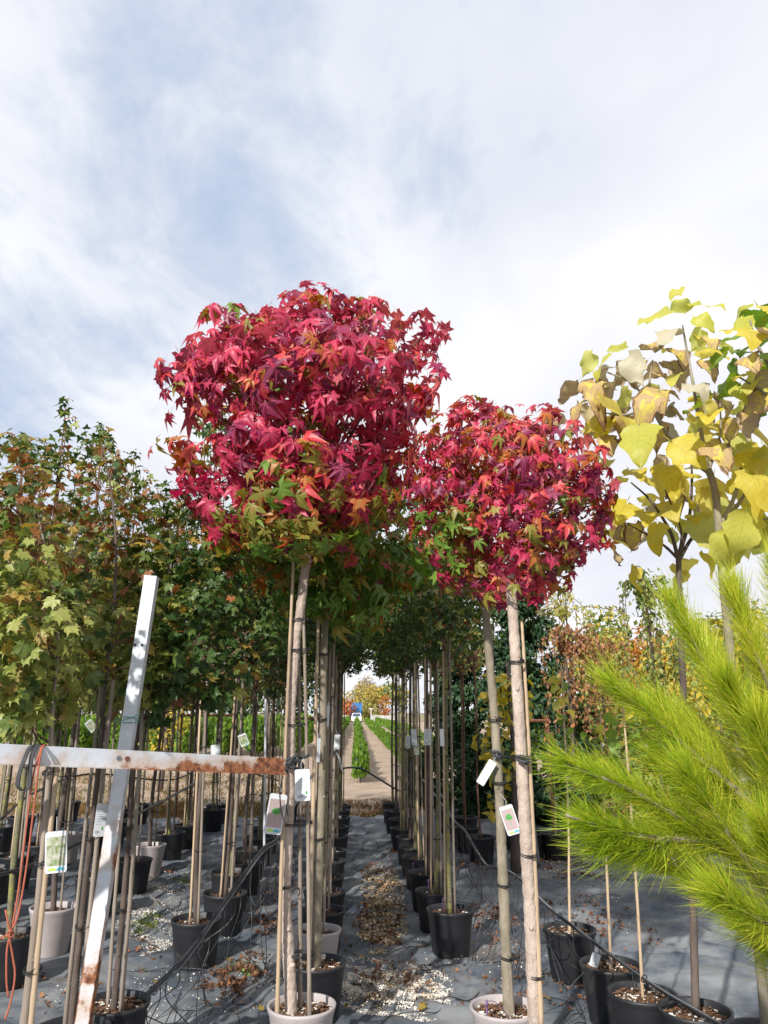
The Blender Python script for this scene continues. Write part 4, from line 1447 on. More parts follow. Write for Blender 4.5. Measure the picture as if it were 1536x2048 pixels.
# --- the green sweetgum behind the tall red one
def green_sweetgum():
    d = 5.09
    path = px_path([(631, 1960), (635, 1800), (638, 1716), (642, 1580), (645, 1495), (646, 1364), (650, 1247), (650, 1180), (655, 1120)], d)
    base = Vector((P(632, 1925, d).x, d, 0))
    root = potted('sweetgum_tree', 'green sweetgum in black pot, its leafy crown hanging below the tall crimson one', 'tree', base, 'b', yaw=.4)
    trunk_obj(root, path, .030, .022, M_BARK2, 40, 12, seed=9, knots=6)
    cane_obj(root, P(617, 1950, d - .06), P(638, 1190, d - .03), .013, seed=12)
    for py, cx in ((1310, 641), (1440, 638), (1678, 634)):
        p = P(cx, py, d)
        tie_obj(root, p, .05, .036, seed=py)
    lst = [(700, 1140, 66, -.3), (765, 1110, 58, -.1), (650, 1170, 60, -.3), (600, 1140, 58, -.2), (540, 1110, 55, 0), (715, 1205, 50, -.25), (765, 1180, 42, -.1), (690, 1050, 80, -.3), (790, 1040, 56, 0),
           (560, 1050, 80, -.1), (825, 1085, 42, .05), (590, 1200, 46, -.1), (660, 1215, 38, -.2), (500, 1130, 40, .1), (800, 1150, 44, 0), (835, 1130, 40, .1), (735, 1235, 30, -.2), (690, 1225, 36, -.25), (480, 1070, 50, .1), (680, 980, 110, 0), (740, 960, 60, 0)]
    C = clumps_px(lst, d)
    rng = np.random.default_rng(31)
    pos, out, idx = shell(C, 92, rng, .55, .5)
    n = len(pos)
    W = np.tile(np.array([.02, .01, .01, .05, .26, .8]), (n, 1))
    lf = pos[:, 0] < P(560, 1100, d).x
    W[lf, 3] += .3
    crown(root, SWEET, pos, frames(out, rng, .5, .8, .7, .6, .42), rng.uniform(.09, .155, n), rng.integers(0, 6, n), sweet_pal(n, rng, W), 300)
    branches(root, path, C, M_TWIG, 10, .012, 14)


green_sweetgum()


# --- norway maples at the left front
def front_maples():
    rng = np.random.default_rng(41)
    A = [(20, 885, 36, 0), (50, 940, 50, -.05), (-40, 950, 55, 0), (20, 1020, 70, -.1), (115, 1010, 48, 0), (-60, 1080, 80, 0), (60, 1120, 84, -.25), (155, 1110, 60, 0), (-30, 1220, 86, -.2), (80, 1240, 90, -.32),
         (170, 1240, 66, -.1), (0, 1330, 78, -.25), (90, 1355, 76, -.3), (160, 1335, 52, -.1), (-80, 1330, 80, 0), (40, 1415, 54, -.15), (110, 1410, 44, -.15), (60, 1180, 100, .2)]
    Cc = [(200, 893, 26, 0), (225, 935, 40, 0), (175, 950, 34, 0), (265, 985, 44, 0), (190, 1015, 50, -.1), (232, 1075, 62, -.2), (305, 1055, 42, 0), (285, 1130, 56, -.15), (205, 1150, 60, -.2), (250, 1220, 72, -.3),
          (325, 1235, 46, -.1), (355, 1215, 32, -.1), (212, 1300, 62, -.25), (290, 1315, 58, -.2), (352, 1300, 34, 0), (255, 1385, 50, -.15), (190, 1375, 46, -.1), (240, 1180, 90, .2)]
    B = [(312, 990, 36, 0), (350, 1045, 50, 0), (400, 1005, 36, 0), (392, 1105, 56, -.2), (335, 1130, 56, -.1), (432, 1150, 52, -.1), (462, 1090, 42, 0), (382, 1200, 62, -.25), (452, 1228, 52, -.1), (335, 1270, 56, -.1),
         (402, 1295, 58, -.25), (470, 1325, 46, 0), (355, 1365, 46, -.1), (430, 1385, 42, -.1), (305, 1415, 36, 0), (400, 1180, 90, .2)]
    sp = (('norway_maple', 'leftmost front maple with russet top and pale green lower leaves, twin light stems', 3.5, [(49, 2048), (66, 1900), (81, 1758), (97, 1560), (105, 1420), (115, 1250), (80, 1050), (30, 900)], A, 'mix', 'b', (112, 1560)),
          ('norway_maple', 'maple behind the white steel post with a brown leading shoot', 4.15, [(143, 2048), (165, 1820), (190, 1600), (208, 1400), (232, 1150), (225, 1000), (205, 890)], Cc, 'mix', 'b', (222, 1400)),
          ('field_maple', 'dark green maple right of the white steel post in a low black pot', 4.5, [(228, 2015), (245, 1830), (262, 1620), (278, 1450), (330, 1250), (345, 1100), (320, 980)], B, 'dark', 'b', (282, 1450)))
    A[:] = [(x, y, r, dz + (.62 if x > 120 else (.38 if x > 85 else 0))) for x, y, r, dz in A]
    Cc[:] = [(x, y, r, max(dz, -.12) + .36) for x, y, r, dz in Cc]
    for k, (nm, lab, d, pp, lst, col, kind, cn) in enumerate(sp):
        path = px_path(pp, d)
        base = Vector((path[0].x, d, 0))
        root = potted(nm, lab, 'tree', base, kind, yaw=k * 1.3)
        trunk_obj(root, path, .021, .002, (M_CANE2, M_BARK3, M_BARK3)[k], 40, 11, seed=50 + k, knots=6)
        lowp = path[0]
        cane_obj(root, lowp + Vector((.045, -.035, .0)), P(cn[0] + 4, cn[1] - 40, d - .03), .012, M_CANE if k == 0 else M_CANE2, seed=60 + k)
        if k:
            cane_obj(root, lowp + Vector((-.04, .03, .0)), P(cn[0] - 16, cn[1] - 60, d + .03), .010, M_CANE2, seed=70 + k)
        for z in (.75, 1.15, 1.5):
            p = at_height(path, z)
            tie_obj(root, p + Vector((.012, -.01, 0)), .034, .032, seed=k)
        C = clumps_px(lst, d)
        pos, out, idx = shell(C, 270 if k < 2 else 190, rng, .35, .35)
        n = len(pos)
        z1, z0 = P(200, 880, d).z, P(200, 1420, d).z
        f = np.clip((pos[:, 2] - z0) / (z1 - z0), 0, 1)
        W = np.zeros((n, 5))
        if col == 'mix':
            W[:, 0] = .28; W[:, 1] = .14 + .95 * np.clip((.68 - f) / .4, 0, 1); W[:, 2] = .16; W[:, 3] = .05 + .5 * np.clip((f - .4) / .35, 0, 1); W[:, 4] = .08
        else:
            W[:, 0] = .35; W[:, 1] = .05; W[:, 2] = .05 + .15 * f; W[:, 3] = .02 + .1 * f; W[:, 4] = .7
        W /= W.sum(1, keepdims=True)
        pal = np.minimum((rng.random(n)[:, None] > np.cumsum(W, 1)).sum(1), 4)
        size = rng.uniform(.055, .11, n) * (1.15 - .40 * f)
        crown(root, MAPLE, pos, frames(out, rng, .5, .6, .55, .75, .5), size, rng.integers(0, 3, n), pal, 300)
        # twigs
        top = path[-1]
        rr = random.Random(80 + k)
        for i in range(0, len(C), 1 if k < 2 else 2):
            c = C[i][0]
            s = at_height(path[3:], c.z - rr.uniform(.12, .3))
            b = MB()
            b.tube(smoothpath([s, s.lerp(c, .5) + Vector((0, 0, -.02)), c + Vector((0, 0, C[i][1] * .6))], 8), [.006 - .0006 * q for q in range(8)], 5)
            b.build('branch', M_TWIG, root)


front_maples()


# --- the rows behind: shared meshes, one tree per pot
def globe_clumps(rr, zc, rad, kind):
    cl = []
    if kind == 'globe':
        for _ in range(15):
            v = Vector((rr.gauss(0, 1), rr.gauss(0, 1), rr.gauss(0, 1))).normalized() * rad * rr.uniform(.4, .8)
            cl.append((Vector((v.x, v.y, zc + v.z * .95)), rad * rr.uniform(.28, .42)))
    else:
        for k in range(22):
            f = rr.random() ** 1.15
            a = rr.uniform(0, 6.28)
            q = rad * (1.02 - f * .85) * rr.uniform(.3, .95)
            cl.append((Vector((math.cos(a) * q, math.sin(a) * q, zc + f * 2.1)), rad * rr.uniform(.2, .34) * (1.1 - .5 * f)))
        cl.append((Vector((0, 0, zc + 2.2)), rad * .12))
    return cl


class RowProto:
    def __init__(s, seed, kind, zc, rad, pal_w, size, per, ztop_trunk, bark, tr=.022):
        rr = random.Random(seed)
        rng = np.random.default_rng(seed)
        cl = globe_clumps(rr, zc, rad, kind)
        pos, out, _ = shell(cl, per, rng, .45, .4)
        n = len(pos)
        w = np.array(pal_w, float)
        pal = rng.choice(5, n, p=w / w.sum())
        rot = frames(out, rng, .5, .6, .6, .7, .5)
        size = rng.uniform(.75, 1.25, n) * size
        shape = rng.integers(0, 2, n)
        s.parts = []
        front = np.argsort(pos[:, 1] + rng.normal(0, .03, n))[:44]
        mask = np.ones(n, bool); mask[front] = False
        s.rest = scatter_mesh('leaves', MAPLE_S, pos[mask], rot[mask], size[mask], shape[mask], pal[mask])
        s.all = scatter_mesh('leaves', MAPLE_S, pos, rot, size, shape, pal)
        s.front = []
        for i in front:
            m = Matrix.Identity(4)
            for a in range(3):
                for b in range(3):
                    m[a][b] = rot[i, a, b] * size[i]
                m[a][3] = pos[i, a]
            s.front.append((MAPLE_S.single(int(shape[i]), int(pal[i])), m))
        b = MB()
        lean = rr.uniform(-.03, .03)
        pts = smoothpath([(0, 0, .26), (lean, rr.uniform(-.02, .02), ztop_trunk * .4), (rr.uniform(-.02, .02), 0, ztop_trunk * .75), (0, 0, ztop_trunk)], 22)
        rad_ = [tr * (1.15 if i == 0 else 1) * (1 - .3 * i / 21) * (1 + rr.uniform(-.05, .05)) for i in range(22)]
        b.tube(pts, rad_, 10, True, 0, .05, seed)
        s.trunk = b.mesh('trunk', bark)
        b = MB()
        for c, r in cl:
            st = Vector((0, 0, min(ztop_trunk, max(ztop_trunk * .8, c.z - .3))))
            b.tube(smoothpath([st, st.lerp(c, .5) + Vector((0, 0, .05)), c], 7), [.009 - .001 * i for i in range(7)], 5)
        if kind == 'pyramid':
            b.tube([(0, 0, ztop_trunk), (0.01, 0, zc + 1.2), (0, 0, zc + 2.25)], [.014, .009, .003], 6)
        s.branches = b.mesh('branches', M_TWIG)
        b = MB()
        b.tube([Vector((.045, -.02, .26)).lerp(Vector((.03, -.015, ztop_trunk * .97)), i / 20) for i in range(21)], [.0095 * (1.14 if i % 4 == 2 else 1) for i in range(21)], 8)
        s.cane = b.mesh('bamboo_cane', M_CANE2)
        b = MB()
        b.tube([Vector((-.04, -.025, .26)).lerp(Vector((-.028, -.015, ztop_trunk * .93)), i / 20) for i in range(21)], [.0085 * (1.14 if i % 4 == 0 else 1) for i in range(21)], 8)
        s.cane2 = b.mesh('bamboo_cane', M_CANE)
        b = MB()
        pts = [Vector((.015 + .04 * math.cos(a * .524), -.008 + .034 * math.sin(a * .524), 0)) for a in range(13)]
        b.tube(pts, .004, 5, False)
        s.tie = b.mesh('plant_tie', M_TIE)


PR = {'globe1': RowProto(101, 'globe', 2.86, .64, [3, .6, .1, .1, 5], .09, 150, 2.45, M_MOSS),  # maple rows take dark barks in place of canopy shade on the stems
      'globe2': RowProto(102, 'globe', 2.78, .60, [4, 1, .5, .2, 4], .09, 150, 2.4, M_MOSS),
      'globe3': RowProto(103, 'globe', 2.92, .66, [2.5, .4, .3, .3, 5], .085, 150, 2.5, M_BARK3),
      'pyr1': RowProto(104, 'pyramid', 1.85, .62, [3, 1.5, 1, 1.2, 3], .09, 165, 1.9, M_MOSS),
      'pyr2': RowProto(105, 'pyramid', 1.95, .58, [3, .5, .5, .5, 5], .09, 165, 2.0, M_BARK3),
      'slim': RowProto(106, 'globe', 2.65, .42, [2, 3, 3, .3, 2], .07, 85, 2.35, M_TWIG, .014)}
NM = {'globe1': 'globe_maple', 'globe2': 'globe_maple', 'globe3': 'globe_maple', 'pyr1': 'norway_maple', 'pyr2': 'field_maple', 'slim': 'slim_tree'}


def row_tree(label, x, y, proto, pot='b', seed=0, sc=1.0, group=None, canes=2, singles=True):
    rr = random.Random(seed)
    p = PR[proto]
    root = thing(NM[proto], label, 'tree', (x, y, fh(x, y) - .006), group)
    root.rotation_euler = (rr.uniform(-.012, .012), rr.uniform(-.02, .02), rr.uniform(-.45, .45))
    root.scale = (sc, sc, sc)
    po = link('pot', pot_mesh(pot)[0], root)
    link('soil', soil_mesh(pot, False), po, Matrix.Rotation(rr.uniform(0, 6), 4, 'Z'))
    tk = link('trunk', p.trunk, root)
    link('branches', p.branches, tk)
    if canes:
        link('bamboo_cane', p.cane, root, Matrix.Rotation(rr.uniform(-.6, .9), 4, 'Z'))
        if canes > 1 and rr.random() < .6:
            link('bamboo_cane', p.cane2, root, Matrix.Rotation(rr.uniform(-.6, .6), 4, 'Z'))
        for z in (.8, 1.35, 1.9):
            link('plant_tie', p.tie, root, Matrix.Translation((0, 0, z + rr.uniform(-.15, .15))))
    if singles and y < 9.5:
        link('leaves', p.rest, root, kind='stuff')
        for me, m in p.front:
            link('leaf', me, root, m)
    else:
        link('leaves', p.all, root, kind='stuff')
    return root


ORD = ['first', 'second', 'third', 'fourth', 'fifth', 'sixth', 'seventh', 'eighth', 'ninth', 'tenth', 'eleventh', 'twelfth', 'thirteenth']
ROWS = [
    ('left edge row of the aisle', [(-.25, y) for y in (5.80, 6.42, 7.0, 7.55, 8.3, 9.0, 9.8, 10.6, 11.3, 12.2, 13.0)], ['globe1', 'globe3', 'globe2'], 'gbbbbbbbbbb'),
    ('right edge row of the aisle', [(.70, 6.28), (.69, 6.95), (.68, 7.6), (.68, 8.4), (.66, 9.1), (.65, 9.75), (.64, 10.5), (.63, 11.3), (.61, 12.1), (.6, 13.0)], ['globe2', 'globe1', 'globe3'], 'bbbbbbbbbb'),
    ('second row left of aisle', [(-1.14, 6.15), (-1.06, 6.95), (-1.12, 7.6), (-1.1, 8.3), (-1.14, 9.0), (-1.12, 9.7), (-1.12, 10.5), (-1.14, 11.4), (-1.12, 12.4), (-1.1, 13.2)], ['pyr2', 'globe3', 'globe1'], 'bbbbbbbbbb'),
    ('third row left of aisle', [(-2.3, 5.75), (-2.27, 6.45), (-2.3, 7.5), (-2.22, 8.45), (-2.24, 9.2), (-2.25, 10.1), (-2.22, 10.9), (-2.3, 11.6), (-2.12, 12.4), (-2.2, 13.2)], ['pyr1', 'pyr2', 'pyr1'], 'bgbbgbbtbb'),
    ('fourth row left of aisle', [(-3.35 + .1 * math.sin(k), 5.9 + k * .66) for k in range(12)], ['pyr1', 'globe3', 'pyr2'], 'bbbbbbgbbbbb'),
    ('fifth row left of aisle', [(-4.5 + .1 * math.sin(2 * k), 7.4 + k * .66) for k in range(10)], ['pyr1', 'pyr2', 'globe1'], 'bbbbbbbbbb'),
    ('sixth row left of aisle', [(-5.6 + .1 * math.sin(2 * k), 9.2 + k * .72) for k in range(6)], ['pyr2', 'pyr1', 'globe3'], 'bbbbbb'),
    ('slim stem row right of aisle', [(1.50, 9.75), (1.42, 10.5), (1.5, 11.3), (1.36, 12.1)], ['slim'], 'bbbb'),
]
sd_ = 0
for where, spots, protos, pots in ROWS:
    for i, (x, y) in enumerate(spots):
        sd_ += 1
        k = protos[i % len(protos)]
        col = {'b': 'black', 'g': 'grey', 't': 'terracotta'}[pots[i]]
        what = {'globe_maple': 'globe headed maple', 'norway_maple': 'olive and russet maple', 'field_maple': 'dark green maple', 'slim_tree': 'slim stemmed tree'}[NM[k]]
        row_tree(f'{what} in {col} pot, {ORD[i]} back in the {where}', x + random.uniform(-.02, .02), y, k, pots[i], sd_, random.uniform(.96, 1.05), 'trees of the ' + where, canes=0 if k == 'slim' else 2)


# saplings in black pots on the right
def sapling(label, px_pts, d, pot, cols, seed, w=.010, n=26):
    path = px_path(px_pts, d)
    base = Vector((path[0].x, d, 0))
    root = potted('sapling', label, 'sapling', base, pot, yaw=seed)
    trunk_obj(root, path, w, w * .6, M_CANE, 24, 8, seed=seed, knots=6)
    rng = np.random.default_rng(seed)
    top = path[-1]
    pos = np.array([tuple(at_height(path, top.z - rng.uniform(0, .5))) for _ in range(n)]) + rng.normal(0, .06, (n, 3))
    out = norm(rng.normal(0, 1, (n, 3)))
    crown(root, HEART_S, pos, frames(out, rng), rng.uniform(.05, .09, n), rng.integers(0, 2, n), rng.choice(cols, n), n)


sapling('thin bare stemmed sapling in black pot right of the two front trunks', [(1140, 1880), (1138, 1760), (1137, 1650), (1130, 1480), (1122, 1330)], 5.75, 'b', [0, 1, 4], 1)
sapling('thin sapling in black pot standing below the pine branches', [(1222, 1950), (1216, 1800), (1208, 1600), (1200, 1420)], 5.0, 'b', [4, 1], 2)
sapling('sapling with pale stem in the nearest black pot under the pine', [(1286, 2001), (1278, 1860), (1271, 1748), (1258, 1560), (1245, 1400)], 4.55, 'b', [0, 4], 3)
sapling('small sapling in a black pot beyond the litter behind the pine tips', [(1112, 1700), (1110, 1600), (1106, 1480)], 9.9, 'b', [4, 1], 4)
for lab, px, d in (('empty looking black pot behind the right front trunks', 1030, 10.6), ('black pot at the foot of the leaning post behind the right trunks', 1062, 10.0)):
    p = G(px, 1700)
    sapling(lab, [(px, 1690), (px - 2, 1600), (px - 4, 1520)], d, 'b', [4], int(px), .007, 10)


# --- the yellow catalpas
def catalpas():
    rng = np.random.default_rng(61)
    rr = random.Random(61)
    d1, d2, d3 = 4.3, 3.9, 3.4
    # (px, py, size px, palette, depth offset, tree)
    L = [(1312, 668, 78, 1, 0, 2), (1345, 690, 58, 3, -.1, 2), (1365, 642, 48, 1, .1, 2), (1395, 655, 44, 1, 0, 2), (1385, 628, 40, 1, .1, 2), (1305, 722, 58, 2, 0, 2), (1352, 728, 58, 2, .1, 2), (1215, 742, 66, 1, 0, 2),
         (1262, 745, 58, 3, -.1, 2), (1232, 722, 50, 1, .1, 2), (1186, 790, 76, 2, 0, 2), (1236, 790, 58, 2, .05, 2), (1205, 838, 84, 0, -.1, 2), (1176, 830, 60, 2, .1, 2), (1246, 862, 58, 2, .05, 2), (1214, 865, 60, 0, .15, 2),
         (1312, 822, 76, 2, -.15, 2), (1338, 800, 50, 2, 0, 2), (1276, 898, 92, 1, -.2, 2), (1348, 772, 48, 1, 0, 2), (1382, 790, 58, 3, -.1, 2), (1396, 820, 58, 0, 0, 2), (1418, 852, 68, 0, -.1, 2), (1352, 925, 80, 0, -.1, 2),
         (1318, 880, 52, 2, .1, 2), (1422, 930, 74, 2, -.2, 2), (1402, 905, 60, 2, 0, 2), (1382, 868, 62, 0, .1, 2), (1330, 745, 46, 2, .2, 2), (1440, 815, 60, 2, .1, 2), (1432, 880, 62, 0, .2, 2),
         (1262, 965, 56, 0, 0, 1), (1332, 968, 76, 0, -.1, 1), (1300, 985, 60, 0, .1, 1), (1362, 990, 62, 0, -.15, 1), (1418, 1000, 54, 0, -.2, 1), (1252, 1040, 74, 0, -.1, 1), (1230, 1050, 50, 2, .1, 1), (1332, 1038, 68, 0, 0, 1),
         (1290, 1050, 60, 0, .1, 1), (1312, 1082, 62, 0, -.1, 1), (1270, 1075, 48, 2, .1, 1), (1385, 1050, 42, 0, -.1, 1), (1410, 1130, 48, 0, 0, 1), (1362, 1060, 40, 1, .1, 1), (1245, 985, 50, 0, .15, 1), (1390, 960, 60, 0, .2, 1),
         (1350, 1005, 60, 2, .2, 1), (1436, 1060, 55, 2, .1, 1), (1455, 1110, 84, 1, -.1, 2), (1492, 1072, 88, 1, -.2, 2), (1500, 992, 90, 0, -.2, 2), (1535, 1025, 100, 0, -.3, 2), (1482, 932, 88, 0, -.1, 2), (1525, 905, 90, 0, -.2, 2),
         (1440, 905, 74, 0, .1, 2), (1460, 870, 60, 0, .1, 2), (1535, 955, 100, 1, -.1, 2), (1470, 1000, 70, 0, .2, 2), (1510, 1110, 70, 1, .1, 2), (1455, 960, 66, 0, .2, 2), (1500, 850, 66, 1, 0, 2), (1540, 1100, 90, 1, .1, 2),
         (1570, 990, 100, 0, 0, 2), (1590, 1060, 100, 1, -.2, 2), (1575, 900, 90, 0, .1, 2), (1410, 745, 50, 2, .1, 2), (1420, 700, 46, 2, 0, 2), (1400, 690, 40, 0, .2, 2),
         (1442, 742, 52, 4, -.1, 3), (1462, 700, 50, 4, 0, 3), (1488, 662, 50, 1, 0, 3), (1500, 690, 66, 0, -.15, 3), (1522, 652, 58, 4, 0, 3), (1530, 702, 78, 2, -.2, 3), (1470, 778, 52, 4, 0, 3), (1520, 762, 58, 0, -.1, 3),
         (1500, 632, 46, 1, .1, 3), (1545, 742, 72, 4, -.1, 3), (1492, 742, 56, 2, -.1, 3), (1480, 720, 46, 4, .1, 3), (1510, 725, 50, 4, .15, 3), (1505, 790, 62, 1, 0, 3), (1535, 640, 50, 0, .1, 3), (1530, 820, 62, 2, 0, 3),
         (1478, 800, 56, 1, .1, 3), (1560, 680, 70, 4, 0, 3), (1580, 760, 76, 0, -.1, 3), (1600, 700, 80, 4, .1, 3), (1570, 830, 70, 1, .1, 3), (1610, 640, 70, 4, .2, 3), (1455, 680, 44, 0, .15, 3), (1550, 790, 60, 4, .1, 3)]
    spec = {1: ('catalpa_tree', 'slimmer dark stemmed catalpa with a forked top of yellow leaves', d1, [(1392, 2048), (1384, 1750), (1370, 1450), (1361, 1250), (1357, 1110)], .020, .016, M_BARK3,
                [[(1357, 1120), (1340, 1062), (1300, 1000), (1262, 965)], [(1357, 1115), (1362, 1060), (1330, 980)], [(1358, 1120), (1385, 1075), (1420, 1050), (1440, 1000)], [(1358, 1112), (1378, 1040), (1384, 960), (1380, 880)], [(1357, 1118), (1320, 1085), (1250, 1045)]], 'b'),
            2: ('catalpa_tree', 'taller catalpa with big yellow, silver and withered brown leaves', d2, [(1532, 2048), (1495, 1650), (1465, 1350), (1448, 1180), (1437, 1050), (1430, 980), (1415, 935)], .024, .018, M_BARK2,
                [[(1417, 945), (1380, 918), (1345, 885), (1325, 855), (1292, 800), (1262, 765), (1215, 745)], [(1416, 940), (1400, 850), (1385, 760), (1372, 690), (1365, 650)], [(1440, 1060), (1475, 1010), (1510, 960), (1560, 900)], [(1438, 1055), (1470, 990), (1490, 900), (1500, 850)],
                 [(1325, 855), (1300, 780), (1305, 720)], [(1437, 1070), (1490, 1050), (1560, 1030)], [(1300, 815), (1250, 830), (1205, 825)], [(1418, 940), (1440, 870), (1440, 800)]], 'b'),
            3: ('catalpa_tree', 'catalpa at the right edge with leaves still partly green', d3, [(1700, 2300), (1680, 1700), (1650, 1200), (1640, 900)], .024, .017, M_BARK2,
                [[(1641, 930), (1590, 850), (1536, 792), (1480, 755)], [(1640, 910), (1580, 800), (1520, 700), (1500, 640)], [(1640, 900), (1600, 760), (1560, 680)]], 'b')}
    for k, (nm, lab, d, pp, w0, w1, bark, brs, kind) in spec.items():
        path = px_path(pp, d)
        base = Vector((path[0].x, d, 0))
        root = potted(nm, lab, 'tree', base, kind, yaw=k)
        trunk_obj(root, path, w0, w1, bark, 40, 12, seed=90 + k, knots=8)
        for br in brs:
            pts = [P(x, y, d + rr.uniform(-.06, .06)) if i else P(x, y, d) for i, (x, y) in enumerate(br)]
            b = MB()
            sp = smoothpath(pts, 16)
            r0 = .013 if len(br) > 3 else .010
            b.tube(sp, [r0 * (1 - .045 * i) * (1.15 if i in (5, 10) else 1) for i in range(16)], 7)
            b.build('branch', bark, root)
        if k == 2:
            p = P(1440, 1085, d)
            tie_obj(root, p, .032, .03, .006, seed=3)
        sel = [l for l in L if l[5] == k]
        pos = np.array([tuple(P(l[0], l[1] - l[2] * .45, d + l[4])) for l in sel])
        n = len(pos)
        out = norm(pos - np.array(path[-1]) + np.array([0, -.5, 0]))
        rot = frames(out, rng, .35, 1.0, .6, .35, .30)
        size = np.array([l[2] * mpp(P(l[0], l[1], d)) * .98 for l in sel])
        pal = np.array([l[3] for l in sel])
        shape = np.array([rng.choice([0, 1, 3], p=[.5, .25, .25]) if l[3] in (0, 1, 4) else rng.choice([1, 2, 4]) for l in sel])
        # more leaves on the far side of the same branches
        m = int(n * .95)
        q = rng.integers(0, n, m)
        pos2 = pos[q] + np.stack([rng.normal(0, .09, m), rng.uniform(.06, .5, m), rng.normal(0, .09, m)], 1)
        out2 = norm(pos2 - np.array(path[-1]) + np.array([0, .1, 0]))
        rot2 = frames(out2, rng, .4, .9, .6, .45, .4)
        crown(root, HEART, np.concatenate([pos, pos2]), np.concatenate([rot, rot2]), np.concatenate([size, size[q] * rng.uniform(.7, 1.0, m)]), np.concatenate([shape, rng.integers(0, 4, m)]), np.concatenate([pal, pal[q]]), 300)


catalpas()


